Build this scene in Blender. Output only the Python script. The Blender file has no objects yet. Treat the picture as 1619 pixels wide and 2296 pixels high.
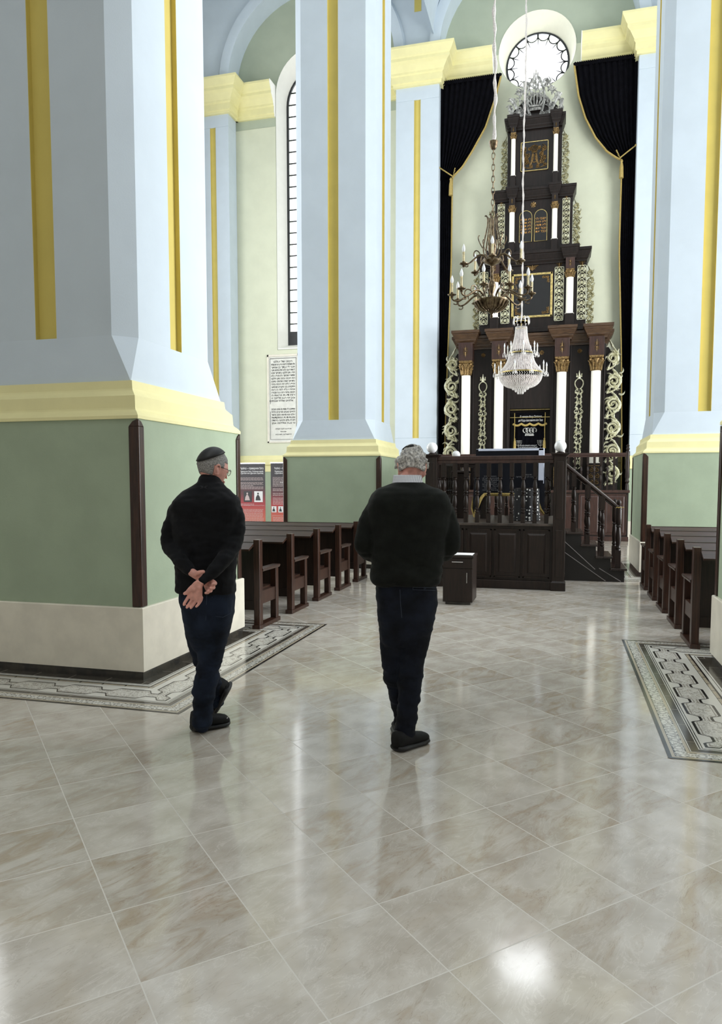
import bpy, bmesh, math, random
from math import sin, cos, pi, sqrt
from mathutils import Vector, Matrix, noise
random.seed(7)
sc = bpy.context.scene
COL = sc.collection
# ------------------------------------------------------------------ camera
F = 1650.0; PCX = 809.5; PCY = 1203.43; EYE = 1.55
PITCH = math.radians(4.1398); YAW = math.radians(15.1042)
cam_d = bpy.data.cameras.new('camera'); cam = bpy.data.objects.new('camera', cam_d); COL.objects.link(cam)
cam.location = (0, 0, EYE); cam.rotation_euler = (pi/2-PITCH, 0, YAW)
cam_d.sensor_fit = 'VERTICAL'; cam_d.sensor_height = 36; cam_d.lens = F*36/2296
cam_d.shift_y = (PCY-1148)/2296; cam_d.clip_end = 200; cam_d.clip_start = .05
sc.camera = cam
# ------------------------------------------------------------------ view, world, lights
sc.view_settings.view_transform = 'Standard'; sc.view_settings.look = 'None'
sc.view_settings.gamma = 1; sc.view_settings.use_curve_mapping = False
sc.view_settings.exposure = -0.66
w = bpy.data.worlds.new('overcast_sky'); sc.world = w; w.use_nodes = True
w.node_tree.nodes['Background'].inputs[0].default_value = (.93, .96, 1, 1)
w.node_tree.nodes['Background'].inputs[1].default_value = 4.0
def area(name, loc, rot, sx, sy, energy, col=(1, 1, 1)):
    l = bpy.data.lights.new(name, 'AREA'); l.shape = 'RECTANGLE'; l.size = sx; l.size_y = sy
    l.energy = energy; l.color = col
    o = bpy.data.objects.new(name, l); o.location = loc; o.rotation_euler = rot; COL.objects.link(o); return o
area('nave_overhead_fill', (-.9, 11.5, 16.6), (0, 0, 0), 4.2, 9.0, 450, (1, .985, .96))  # added area light under the closed ceiling for general light; no lantern there
area('nave_rear_fill', (-.9, -1.0, 16.6), (0, 0, 0), 4.2, 6.0, 500, (1, .985, .96))  # unseen light added behind the viewer to fill the pillar fronts
area('round_window_daylight', (-.865, 23.45, 13.84), (-pi/2, 0, 0), 2.2, 2.2, 400, (.93, .96, 1))
area('aisle_window_daylight', (-7.49, 23.45, 10.2), (-pi/2, 0, 0), 2.6, 9.2, 450, (.93, .96, 1))
area('right_aisle_window_daylight', (5.76, 23.45, 10.2), (-pi/2, 0, 0), 2.6, 9.2, 450, (.93, .96, 1))
area('left_side_window_daylight', (-11.4, 15.0, 8.6), (0, -pi/2, 0), 8, 9, 1050, (.95, .975, 1))
area('right_side_window_daylight', (9.7, 11.5, 8.6), (0, pi/2, 0), 8, 10, 2000, (.95, .975, 1))
area('left_low_fill', (-11.4, 14.5, 2.6), (0, -pi/2, 0), 3.6, 9, 650, (.95, .975, 1))  # added low light for the right pillars' aisle faces, not a window
area('right_low_fill', (9.7, 11.0, 2.6), (0, pi/2, 0), 3.6, 9.5, 2900, (.95, .975, 1))  # brightens the lower aisle faces on the left; added, no opening here

# ------------------------------------------------------------------ helpers
_f = Vector((-sin(YAW)*cos(PITCH), cos(YAW)*cos(PITCH), -sin(PITCH)))
_r = Vector((cos(YAW), sin(YAW), 0)); _u = _r.cross(_f); _h = Vector((-sin(YAW), cos(YAW), 0))
EYEV = Vector((0, 0, EYE))
def ray(x, y): return _f + _r*((x-PCX)/F) - _u*((y-PCY)/F)
def atd(x, y, d):                      # point seen at pixel x, y at horizontal distance d
    v = ray(x, y); return EYEV + v*(d/v.dot(_h))
def flo(x, y, z=0):
    v = ray(x, y); return EYEV + v*((z-EYE)/v.z)
def lin(c): return c/12.92 if c <= .04045 else ((c+.055)/1.055)**2.4
def rgb(r, g, b): return (lin(r/255), lin(g/255), lin(b/255), 1)

class S:                               # socket arithmetic for procedural materials
    def __init__(s, nt, o): s.nt = nt; s.o = o
    def _m(s, op, *a, clamp=False):
        n = s.nt.nodes.new('ShaderNodeMath'); n.operation = op; n.use_clamp = clamp
        for i, v in enumerate((s,)+a):
            if isinstance(v, S): s.nt.links.new(v.o, n.inputs[i])
            else: n.inputs[i].default_value = v
        return S(s.nt, n.outputs[0])
    def __add__(s, b): return s._m('ADD', b)
    def __sub__(s, b): return s._m('SUBTRACT', b)
    def __mul__(s, b): return s._m('MULTIPLY', b)
    def __truediv__(s, b): return s._m('DIVIDE', b)
    def floor(s): return s._m('FLOOR')
    def fract(s): return s._m('FRACT')
    def abs(s): return s._m('ABSOLUTE')
    def lt(s, b): return s._m('LESS_THAN', b)
    def gt(s, b): return s._m('GREATER_THAN', b)
    def mn(s, b): return s._m('MINIMUM', b)
    def mx(s, b): return s._m('MAXIMUM', b)
    def sin(s): return s._m('SINE')
    def pw(s, b): return s._m('POWER', b)
    def clamp(s): return s._m('ADD', 0.0, clamp=True)
    def ss(s, a, b):
        n = s.nt.nodes.new('ShaderNodeMapRange'); n.interpolation_type = 'SMOOTHSTEP'
        s.nt.links.new(s.o, n.inputs[0]); n.inputs[1].default_value = a; n.inputs[2].default_value = b
        return S(s.nt, n.outputs[0])
def comb(nt, x, y, z=0.0):
    n = nt.nodes.new('ShaderNodeCombineXYZ')
    for i, v in enumerate((x, y, z)):
        if isinstance(v, S): nt.links.new(v.o, n.inputs[i])
        else: n.inputs[i].default_value = v
    return n.outputs[0]
def mix(nt, fac, a, b):
    n = nt.nodes.new('ShaderNodeMix'); n.data_type = 'RGBA'
    if isinstance(fac, S): nt.links.new(fac.o, n.inputs[0])
    else: n.inputs[0].default_value = fac
    for i, v in ((6, a), (7, b)):
        if isinstance(v, tuple): n.inputs[i].default_value = v
        else: nt.links.new(v, n.inputs[i])
    return n.outputs[2]
def nz(nt, vec, scale, detail=4, rough=.55, dist=0.0):
    n = nt.nodes.new('ShaderNodeTexNoise'); n.inputs['Scale'].default_value = scale
    n.inputs['Detail'].default_value = detail; n.inputs['Roughness'].default_value = rough
    n.inputs['Distortion'].default_value = dist
    if vec is not None: nt.links.new(vec, n.inputs['Vector'])
    return S(nt, n.outputs[0])
MATS = {}
def mat(name, col, rough=.6, metal=0.0, var=.06, scale=6.0, bump=0.0, bscale=60.0, spec=.5, coat=0.0, stretch=None, col2=None, sheen=0.0, trans=0.0, emit=None):
    m = bpy.data.materials.new(name); m.use_nodes = True; nt = m.node_tree; b = nt.nodes['Principled BSDF']
    tc = nt.nodes.new('ShaderNodeTexCoord'); v = tc.outputs['Object']
    if stretch:
        mp = nt.nodes.new('ShaderNodeMapping'); nt.links.new(v, mp.inputs[0]); mp.inputs['Scale'].default_value = stretch; v = mp.outputs[0]
    n = nz(nt, v, scale, 5)
    c = col[:3]; c2 = col2[:3] if col2 else tuple(max(0, x*(1-var*2.2)) for x in c)
    hi = tuple(min(1, x*(1+var)) for x in c)
    fac = n.ss(.3, .7)
    nt.links.new(mix(nt, fac, (*c2, 1), (*hi, 1)), b.inputs['Base Color'])
    b.inputs['Roughness'].default_value = rough; b.inputs['Metallic'].default_value = metal
    b.inputs['Specular IOR Level'].default_value = spec; b.inputs['Coat Weight'].default_value = coat
    if sheen: b.inputs['Sheen Weight'].default_value = sheen
    if trans: b.inputs['Transmission Weight'].default_value = trans
    if emit: b.inputs['Emission Color'].default_value = emit[0]; b.inputs['Emission Strength'].default_value = emit[1]
    if bump:
        bn = nt.nodes.new('ShaderNodeBump'); bn.inputs['Strength'].default_value = bump; bn.inputs['Distance'].default_value = .01
        k = nz(nt, v, bscale, 3); nt.links.new(k.o, bn.inputs['Height']); nt.links.new(bn.outputs[0], b.inputs['Normal'])
    MATS[name] = m; return m
BLUE = mat('blue_plaster', rgb(203, 215, 225), .75, var=.015, scale=2, bump=.05, bscale=90)
YEL = mat('pale_yellow_plaster', rgb(237, 230, 174), .7, var=.02, scale=3, bump=.05)
OCH = mat('ochre_yellow_plaster', rgb(212, 194, 104), .7, var=.02, scale=3)
SAGE = mat('sage_green_plaster', rgb(162, 177, 152), .7, var=.03, scale=3, bump=.08, bscale=70)
WALLG = mat('light_green_plaster', rgb(217, 220, 196), .75, var=.02, scale=2, bump=.05)
TYMP = mat('grey_green_plaster', rgb(180, 189, 168), .75, var=.02, scale=2)
WHITE = mat('white_plaster', rgb(246, 245, 236), .7, var=.01)
REVEAL = mat('cream_reveal_plaster', rgb(238, 236, 218), .7, var=.01)
OUTER = mat('neutral_plaster', rgb(208, 205, 198), .8, var=.02)
CREAM = mat('cream_stone', rgb(228, 222, 206), .35, var=.04, scale=5, bump=.03, bscale=40)
BLK = mat('black_marble', rgb(38, 37, 36), .12, var=.5, scale=9, col2=rgb(70, 66, 58))
WOOD = mat('dark_walnut', rgb(58, 35, 25), .32, var=.25, scale=5, stretch=(12, 12, .8), bump=.05)
WOODH = mat('dark_walnut_lengthwise', rgb(56, 36, 27), .3, var=.25, scale=5, stretch=(.8, 12, 12), bump=.05)
WOODD = mat('espresso_wood', rgb(35, 24, 19), .38, var=.22, spec=.35, scale=5, stretch=(10, 10, .8))
WOODG = mat('walnut_with_worn_gilding', rgb(76, 56, 38), .35, var=.3, scale=6, col2=rgb(48, 32, 22), stretch=(1, 6, 14))
WOODM = mat('reddish_mahogany', rgb(58, 37, 31), .35, var=.2, scale=5, stretch=(6, 6, .8))
ARKW = mat('ark_black_brown_wood', rgb(29, 21, 18), .45, var=.18, spec=.3, scale=4, stretch=(6, 6, .6))
GOLD = mat('antique_gold', rgb(206, 184, 120), .35, .75, var=.15, scale=20)
GOLDD = mat('dull_bronze_gold', rgb(152, 126, 82), .4, .6, var=.3, scale=30, col2=rgb(84, 64, 40))
SILG = mat('pale_gilt_silver', rgb(234, 233, 212), .3, .3, var=.1, scale=14, col2=rgb(178, 175, 140))
SILGD = mat('tarnished_gilt', rgb(206, 202, 166), .35, .35, var=.2, scale=20, col2=rgb(112, 106, 74))
SILV = mat('aged_silver', rgb(196, 196, 192), .35, .3, var=.3, scale=14)
IVORY = mat('ivory_paint', rgb(250, 247, 236), .4, var=.01)
BRONZE = mat('aged_bronze', rgb(112, 98, 76), .32, .85, var=.35, scale=25, col2=rgb(70, 56, 42))
VELVET = mat('black_velvet', rgb(9, 9, 14), .95, var=.2, scale=8, sheen=.0, spec=.08)
FRINGE = mat('gold_fringe', rgb(188, 164, 96), .55, .3, var=.2, scale=90)
CHROME = mat('brushed_steel', rgb(210, 210, 212), .25, 1)
GLOBE = mat('opal_glass', rgb(240, 241, 243), .08, var=.0, coat=.5)
BULB = mat('frosted_bulb_glass', rgb(245, 247, 250), .25, var=0)
CANDLE = mat('ivory_candle_sleeve', rgb(214, 200, 158), .5, var=.15, scale=30)
CRYS = mat('cut_crystal', rgb(250, 246, 244), .1, .0, var=.06, scale=60, spec=1.0, coat=.6)
ROPE = mat('white_cord', rgb(214, 208, 204), .7, var=.1, scale=60)
PAPER = mat('white_paper', rgb(240, 240, 240), .6, var=0)
SKIN = mat('skin', rgb(226, 164, 150), .5, var=.1, scale=18, bump=.1, bscale=180)
HAIRG = mat('short_grey_hair', rgb(150, 148, 146), .7, var=.25, scale=160)
HAIRW = mat('silver_grey_hair', rgb(196, 194, 190), .55, var=.4, scale=70, col2=rgb(120, 118, 116), bump=.5, bscale=90)
KNIT = mat('black_jersey', rgb(17, 18, 22), .85, var=.15, scale=12, sheen=.04, spec=.2, bump=.1, bscale=120)
KNITG = mat('dark_green_knit', rgb(20, 23, 20), .9, var=.15, scale=14, sheen=.04, spec=.2, bump=.3, bscale=260)
DENIM = mat('dark_denim', rgb(27, 36, 52), .8, var=.3, scale=7, spec=.2, bump=.2, bscale=300)
DENIMB = mat('black_blue_denim', rgb(19, 24, 36), .8, var=.3, scale=7, spec=.2, bump=.2, bscale=300)
SHOE = mat('black_shoe_mesh', rgb(16, 16, 17), .7, var=.2, scale=30, spec=.3)
SATIN = mat('black_satin', rgb(12, 12, 14), .5, var=.1, scale=9)
CLOTHN = mat('navy_black_cloth', rgb(15, 17, 25), .8, var=.1, scale=10, spec=.2)
TRIMW = mat('white_satin_trim', rgb(205, 212, 230), .5, var=.03)
INK = mat('black_ink', rgb(25, 25, 28), .6, var=0)
LETG = mat('gold_lettering', rgb(216, 160, 82), .4, .4, var=.1, scale=30)
STRIP = mat('dull_edge_strip', rgb(112, 108, 106), .5, .2, var=0)
LETGR = mat('grey_lettering', rgb(120, 120, 122), .6, var=0)
LETW = mat('white_lettering', rgb(225, 225, 225), .6, var=0)

class MB:
    def __init__(s): s.v = []; s.f = []; s.mi = []; s.cur = 0
    def add(s, vs, fs, M=None):
        o = len(s.v)
        for p in vs:
            p = Vector(p); s.v.append(M @ p if M else p)
        for f in fs: s.f.append([i+o for i in f]); s.mi.append(s.cur)
    def box(s, x0, x1, y0, y1, z0, z1, M=None):
        s.add([(x0, y0, z0), (x1, y0, z0), (x1, y1, z0), (x0, y1, z0), (x0, y0, z1), (x1, y0, z1), (x1, y1, z1), (x0, y1, z1)],
              [(0, 3, 2, 1), (4, 5, 6, 7), (0, 1, 5, 4), (1, 2, 6, 5), (2, 3, 7, 6), (3, 0, 4, 7)], M)
    def loft(s, rings, cap=True, closed=True, M=None):
        n = len(rings[0]); vs = [p for r in rings for p in r]; fs = []
        for i in range(len(rings)-1):
            for j in range(n if closed else n-1):
                a = i*n+j; b = i*n+(j+1) % n; fs.append((a, b, b+n, a+n))
        if cap: fs.append(tuple(range(n-1, -1, -1))); fs.append(tuple(range((len(rings)-1)*n, len(rings)*n)))
        s.add(vs, fs, M)
    def sq(s, cx, cy, prof, cap=True):              # square rings: (z, hx, hy)
        s.loft([[(cx-h, cy-k, z), (cx+h, cy-k, z), (cx+h, cy+k, z), (cx-h, cy+k, z)] for z, h, k in prof], cap)
    def lathe(s, prof, cx=0, cy=0, z=0, n=16, M=None):
        s.loft([[(cx+r*cos(2*pi*j/n), cy+r*sin(2*pi*j/n), z+h) for j in range(n)] for r, h in prof], M=M)
    def prism(s, pts, y0, y1):                      # outline in x,z extruded along y
        n = len(pts); s.add([(x, y0, z) for x, z in pts]+[(x, y1, z) for x, z in pts],
            [tuple(range(n)), tuple(range(2*n-1, n-1, -1))]+[(i, i+n, (i+1) % n+n, (i+1) % n) for i in range(n)])
    def prismz(s, pts, z0, z1):
        n = len(pts); s.add([(x, y, z0) for x, y in pts]+[(x, y, z1) for x, y in pts],
            [tuple(range(n-1, -1, -1)), tuple(range(n, 2*n))]+[(i, (i+1) % n, (i+1) % n+n, i+n) for i in range(n)])
    def tube(s, pts, r, n=8, sq=1.0, up=None):
        pts = [Vector(p) for p in pts]; rings = []
        rr = r if isinstance(r, (list, tuple)) else [r]*len(pts)
        u = None
        for i, p in enumerate(pts):
            t = (pts[min(i+1, len(pts)-1)]-pts[max(i-1, 0)])
            if t.length < 1e-9: t = Vector((0, 0, 1))
            t.normalize()
            if u is None:
                u = Vector(up) if up else (Vector((0, 0, 1)) if abs(t.z) < .9 else Vector((1, 0, 0)))
            u = (u - t*u.dot(t)); u.normalize(); w_ = t.cross(u)
            rings.append([p + (u*cos(2*pi*j/n)*sq + w_*sin(2*pi*j/n))*rr[i] for j in range(n)])
        s.loft(rings)
    def ball(s, c, r, n=12, m=8, sc_=(1, 1, 1), M=None):
        rings = []
        for i in range(m+1):
            a = pi*i/m; q = max(sin(a), .02)
            rings.append([(c[0]+r*sc_[0]*q*cos(2*pi*j/n), c[1]+r*sc_[1]*q*sin(2*pi*j/n), c[2]-r*sc_[2]*cos(a)) for j in range(n)])
        s.loft(rings, M=M)
    def ribbon(s, pts, w_, y, t):                   # carved ribbon in the x,z plane, ridge towards -y
        n = len(pts); ww = w_ if isinstance(w_, (list, tuple)) else [w_]*n; rings = []
        for i, (x, z) in enumerate(pts):
            a = pts[max(i-1, 0)]; b = pts[min(i+1, n-1)]; dx, dz = b[0]-a[0], b[1]-a[1]; L = max(1e-9, sqrt(dx*dx+dz*dz))
            nx, nz_ = -dz/L, dx/L; h = ww[i]/2
            rings.append([(x+nx*h, y, z+nz_*h), (x, y-t, z), (x-nx*h, y, z-nz_*h), (x, y+t*.4, z)])
        s.loft(rings)
ORG = {}
def obj(name, mb, m, parent=None, smooth=False, bevel=0.0, ang=40, label=None):
    me = bpy.data.meshes.new(name); root = ORG.get(parent.name) if parent else None
    off = root if root is not None else Vector((0, 0, 0))
    me.from_pydata([p-off for p in mb.v], [], mb.f); me.update()
    ms = m if isinstance(m, (list, tuple)) else [m]
    for q in ms: me.materials.append(q)
    if len(ms) > 1: me.polygons.foreach_set('material_index', mb.mi)
    b = bmesh.new(); b.from_mesh(me); bmesh.ops.recalc_face_normals(b, faces=b.faces); b.to_mesh(me); b.free()
    if smooth:
        me.polygons.foreach_set('use_smooth', [True]*len(me.polygons))
        if smooth != 'all': me.set_sharp_from_angle(angle=math.radians(ang))
    o = bpy.data.objects.new(name, me); COL.objects.link(o)
    if parent: o.parent = parent; ORG[o.name] = off
    if bevel:
        bv = o.modifiers.new('bevel', 'BEVEL'); bv.width = bevel; bv.segments = 2; bv.limit_method = 'ANGLE'
    if label: o['label'] = label
    return o
def thing(name, loc, label, cat, group=None, kind=None):
    o = bpy.data.objects.new(name, None); COL.objects.link(o); o.location = loc; o.empty_display_size = .1
    ORG[o.name] = Vector(loc); o['label'] = label; o['category'] = cat
    if group: o['group'] = group
    if kind: o['kind'] = kind
    return o
def tag(o, label, cat, group=None):
    o['label'] = label; o['category'] = cat
    if group: o['group'] = group
    return o
def struct(name, mb, m, label=None, **k):
    o = obj(name, mb, m, **k); o['kind'] = 'structure'
    if label: o['label'] = label; o['category'] = name.split('_')[0]
    return o
def dup(root, loc, label):
    c = root.copy(); COL.objects.link(c); c.location = loc; c['label'] = label
    for ch in list(root.children):
        d = ch.copy(); COL.objects.link(d); d.parent = c
        for g in list(ch.children):
            e = g.copy(); COL.objects.link(e); e.parent = d
    return c
def text_into(mb, s, x, z, y, size=None, width=None, height=None, rtl=False, align='C', t=.003, shear=0.0, bold=0.0):
    if rtl: s = s[::-1]
    cu = bpy.data.curves.new('t', 'FONT'); cu.body = s; cu.size = 1; cu.extrude = 0; cu.resolution_u = 2; cu.shear = shear; cu.offset = bold
    o = bpy.data.objects.new('t', cu); COL.objects.link(o)
    dg = bpy.context.evaluated_depsgraph_get(); me = bpy.data.meshes.new_from_object(o.evaluated_get(dg))
    vs = [v.co.copy() for v in me.vertices]; fs = [list(p.vertices) for p in me.polygons]
    bpy.data.objects.remove(o); bpy.data.curves.remove(cu); bpy.data.meshes.remove(me)
    if not vs: return
    x0 = min(v.x for v in vs); x1 = max(v.x for v in vs)
    kx = width/(x1-x0) if width else size
    kz = height if height else (size if size else kx)
    if size and width: kz = size
    ox = {'C': -(x0+x1)/2, 'L': -x0, 'R': -x1}[align]
    mb.add([(x+(v.x+ox)*kx, y, z+v.y*kz) for v in vs], fs)
def spiral(cx, cz, r, turns, a0, d=1, n=26, tail=.12):
    return [(cx+r*(1-(1-tail)*i/n)*cos(a0+d*turns*2*pi*i/n), cz+r*(1-(1-tail)*i/n)*sin(a0+d*turns*2*pi*i/n)) for i in range(n+1)]
def bez(pts, n=14):
    out = []
    for i in range(n+1):
        t = i/n; q = [Vector(p) for p in pts]
        while len(q) > 1: q = [q[k].lerp(q[k+1], t) for k in range(len(q)-1)]
        out.append(tuple(q[0]))
    return out
def evald(o):
    dg = bpy.context.evaluated_depsgraph_get(); dg.update(); return bpy.data.meshes.new_from_object(o.evaluated_get(dg))
def fused(name, mb, m, parent, voxel=.01, smooth=4, disp=None, label=None, cut=None):
    """closed shapes fused into one continuous skin"""
    o = obj(name, mb, m, parent)
    r = o.modifiers.new('r', 'REMESH'); r.mode = 'VOXEL'; r.voxel_size = voxel
    s = o.modifiers.new('s', 'SMOOTH'); s.iterations = smooth; s.factor = .6
    me = evald(o); o.modifiers.clear(); old = o.data; o.data = me; me.materials.clear()
    ms = m if isinstance(m, (list, tuple)) else [m]
    for q in ms: me.materials.append(q)
    bpy.data.meshes.remove(old)
    if disp or cut:
        off = ORG.get(parent.name, Vector())
        me.update()
        if disp:
            ns = [v.normal.copy() for v in me.vertices]
            for v, nn in zip(me.vertices, ns): v.co += nn*disp(v.co+off)
    me.polygons.foreach_set('use_smooth', [True]*len(me.polygons))
    if label: o['label'] = label
    return o
# ------------------------------------------------------------------ floor
def floor_material():
    m = bpy.data.materials.new('polished_marble_tiles'); m.use_nodes = True; nt = m.node_tree; b = nt.nodes['Principled BSDF']
    g = nt.nodes.new('ShaderNodeNewGeometry'); sp = nt.nodes.new('ShaderNodeSeparateXYZ'); nt.links.new(g.outputs['Position'], sp.inputs[0])
    x = S(nt, sp.outputs[0]); y = S(nt, sp.outputs[1]); s = .433; q = 1/(sqrt(2)*s)
    a = (x+y)*q - (-.925+2.235)*q + 40.0; c = (y-x)*q - (2.235+.925)*q + 40.0
    fa, fc = a.fract(), c.fract(); ia, ic = a.floor(), c.floor()
    ed = fa.mn(S(nt, fa._m('SUBTRACT', 1.0).o).abs()).mn(fc.mn(fc._m('SUBTRACT', 1.0).abs()))
    wn = nt.nodes.new('ShaderNodeTexWhiteNoise'); wn.noise_dimensions = '3D'; nt.links.new(comb(nt, ia, ic, 3.0), wn.inputs['Vector'])
    rv = S(nt, wn.outputs['Value']); rs = nt.nodes.new('ShaderNodeSeparateColor'); nt.links.new(wn.outputs['Color'], rs.inputs[0])
    r1, r2, r3 = (S(nt, rs.outputs[i]) for i in range(3))
    # veins run along one tile axis, offset for every tile
    u_ = fa*.9 + fc*.35 + r1*31.0; v_ = fc*2.6 - fa*1.0 + r2*47.0
    n1 = nz(nt, comb(nt, u_, v_, r3*9.0), 1.35, 10, .66, 1.3)
    n2 = nz(nt, comb(nt, u_*1.0, v_*1.3, r3*5.0+7.0), 1.7, 6, .6, 2.0)
    n3 = nz(nt, comb(nt, fa+r2*9.0, fc+r1*9.0), 2.2, 3)
    cloud = mix(nt, n3.ss(.3, .72), rgb(184, 177, 166), rgb(206, 201, 192))
    beige = (n1.ss(.44, .68)) * (rv.ss(.1, .95)*.7+.14)
    c1 = mix(nt, beige, cloud, rgb(174, 158, 136))
    vein = (n2-.5).abs().ss(.0, .014)
    veinf = (vein*-1.0+1.0) * (n1.ss(.42, .6)) * (r3*.45+.15)
    c2 = mix(nt, veinf, c1, rgb(134, 118, 100))
    lightv = ((n1-.455).abs().ss(.0, .012)*-1.0+1.0)*.35
    c3 = mix(nt, lightv, c2, rgb(228, 224, 216))
    tile = mix(nt, r1*.24, c3, rgb(150, 140, 126))
    grout = ed.lt(.0052)
    nt.links.new(mix(nt, grout*.85, tile, rgb(205, 202, 194)), b.inputs['Base Color'])
    nt.links.new((grout*.45+n3*.05+.08).o, b.inputs['Roughness'])
    b.inputs['Specular IOR Level'].default_value = .55; b.inputs['IOR'].default_value = 1.5
    bn = nt.nodes.new('ShaderNodeBump'); bn.inputs['Strength'].default_value = .12; bn.inputs['Distance'].default_value = .004
    wob = nz(nt, g.outputs['Position'], 5, 2)*.6 + nz(nt, g.outputs['Position'], 90, 2)*.05 - grout*.5
    nt.links.new(wob.o, bn.inputs['Height']); nt.links.new(bn.outputs[0], b.inputs['Normal'])
    return m
XL, XR, YB, YW, ZC = -11.6, 9.8, -7.0, 22.4, 17.4
mb = MB(); mb.box(XL, XR, YB, YW+1, -.2, 0); struct('floor', mb, floor_material(), 'polished beige and grey marble tiles laid diagonally')
mb = MB(); mb.box(XL-.3, XR+.3, YB-.3, YW+1.2, ZC, ZC+.3); struct('ceiling', mb, BLUE, 'light blue vaulted ceiling high above the nave')
mb = MB(); mb.box(XL-.3, XL, YB, YW+1, 0, ZC); struct('wall_left', mb, OUTER, 'plain plaster side wall')
mb = MB(); mb.box(XR, XR+.3, YB, YW+1, 0, ZC); struct('wall_right', mb, OUTER, 'plain plaster side wall')
mb = MB(); mb.box(XL, XR, YB-.3, YB, 0, ZC); struct('wall_rear', mb, OUTER, 'plain plaster wall behind the viewer')

AX = -.865
def arch(cx, z0, zc, r, n=24, hx=None):      # outline: straight jambs from z0, half circle at zc
    return [(cx-r, z0)]+[(cx-r*cos(pi*i/n), zc+r*sin(pi*i/n)) for i in range(n+1)]+[(cx+r, z0)]
def circ(cx, cz, r, n=48): return [(cx+r*cos(2*pi*i/n), cz+r*sin(2*pi*i/n)) for i in range(n)]
def cutter(front, back, y0, y1, y2):
    m_ = MB(); k = MB()
    k.loft([[(x, y0, z) for x, z in front], [(x, y1, z) for x, z in back], [(x, y2, z) for x, z in back]])
    return k
LWX, RWX, GY = -7.49, 5.76, 22.95
openings = []
for cx in (LWX, RWX): openings.append((arch(cx, 5.82, 13.64, 1.31), arch(cx, 6.0, 13.5, 1.15)))
openings.append((circ(AX, 13.84, 1.075), circ(AX, 13.70, .9)))
mb = MB(); mb.box(XL, XR, YW, YW+1.0, 0, ZC); wall = struct('wall_back', mb, TYMP, 'pale green end wall behind the ark')
for fr, bk in openings:
    k = obj('cut', cutter(fr, bk, YW-.001, GY, YW+1.2), WHITE)
    bo = wall.modifiers.new('b', 'BOOLEAN'); bo.operation = 'DIFFERENCE'; bo.solver = 'EXACT'; bo.object = k
me = evald(wall); ks = [m_.object for m_ in wall.modifiers]; wall.modifiers.clear(); wall.data = me
for k in ks: bpy.data.objects.remove(k)
GLASS = bpy.data.materials.new('clear_window_glass'); GLASS.use_nodes = True
_nt = GLASS.node_tree; _o = _nt.nodes['Material Output']; _nt.nodes.remove(_nt.nodes['Principled BSDF'])
_t = _nt.nodes.new('ShaderNodeBsdfTransparent'); _g = _nt.nodes.new('ShaderNodeBsdfGlossy'); _g.inputs['Roughness'].default_value = .05
_m = _nt.nodes.new('ShaderNodeMixShader'); _fr = _nt.nodes.new('ShaderNodeFresnel'); _fr.inputs[0].default_value = 1.45
_nt.links.new(_fr.outputs[0], _m.inputs[0]); _nt.links.new(_t.outputs[0], _m.inputs[1]); _nt.links.new(_g.outputs[0], _m.inputs[2]); _nt.links.new(_m.outputs[0], _o.inputs[0])
IRON = mat('dark_window_iron', rgb(48, 50, 52), .5, .3)
for i, (fr, bk) in enumerate(openings):
    n = i+1
    win = thing('window_%d' % n, (0, GY, 0), ['tall arched window of the left aisle in a white reveal', 'tall arched window of the right aisle in a white reveal', 'round window above the ark, glowing white with lacy iron tracery'][i], 'window', kind='structure')
    mb = MB(); c0 = Vector((sum(p[0] for p in fr)/len(fr), 0, sum(p[1] for p in fr)/len(fr)))
    def shr(pts, k): 
        return [(x+(c0.x-x)*k, z+(c0.z-z)*k) for x, z in pts]
    mb.loft([[(x, YW-.012, z) for x, z in fr], [(x, YW-.012, z) for x, z in shr(fr, .004)], [(x, GY, z) for x, z in shr(bk, .006)], [(x, GY, z) for x, z in bk]], cap=False)
    obj('reveal', mb, REVEAL if i == 2 else WHITE, win, smooth=True, ang=30)
    mb = MB(); mb.loft([[(x, GY+.03, z) for x, z in bk], [(x, GY+.031, z) for x, z in bk]]); obj('pane', mb, GLASS, win)
    mb = MB(); k = .06 if i < 2 else .06
    q = shr(bk, k)
    mb.loft([[(x, GY-.04, z) for x, z in bk], [(x, GY-.04, z) for x, z in q], [(x, GY+.02, z) for x, z in q], [(x, GY+.02, z) for x, z in bk], [(x, GY-.04, z) for x, z in bk]], cap=False)
    cx = AX if i == 2 else (LWX, RWX)[i]
    obj('frame', mb, IRON, win)
    mb = MB()
    if i < 2:
        for zz in [6.0+.36*j for j in range(1, 24)]: 
            hw = 1.15 if zz < 13.5 else sqrt(max(.01, 1.15**2-(zz-13.5)**2))
            mb.box(cx-hw, cx+hw, GY-.01, GY+.01, zz-.018, zz+.018)
        for xx in (-.55, 0, .55): mb.box(cx+xx-.012, cx+xx+.012, GY-.01, GY+.01, 6.0, 14.45)
    else:
        for j in range(16):
            a = 2*pi*j/16; p0 = (cx+.86*cos(a), 13.70+.86*sin(a)); p1 = (cx+.56*cos(a), 13.70+.56*sin(a))
            mb.ribbon([p0, p1], [.045, .012], GY, .012)
            a2 = a+pi/16; cc = (cx+.84*cos(a2), 13.70+.84*sin(a2))
            mb.ribbon([(cc[0]+.16*cos(a2+pi/2+pi*k2/10), cc[1]+.16*sin(a2+pi/2+pi*k2/10)) for k2 in range(11)], .034, GY, .012)
    obj('tracery' if i == 2 else 'glazing_bar', mb, IRON, win)

# lower wall finishes: dado and moulding strips
def wallrun(x0, x1, y, z0, z1, m_, t=.03, name='baseboard_back'):
    k = MB(); k.box(x0, x1, y-t, y, z0, z1); return struct(name, k, m_)
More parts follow.
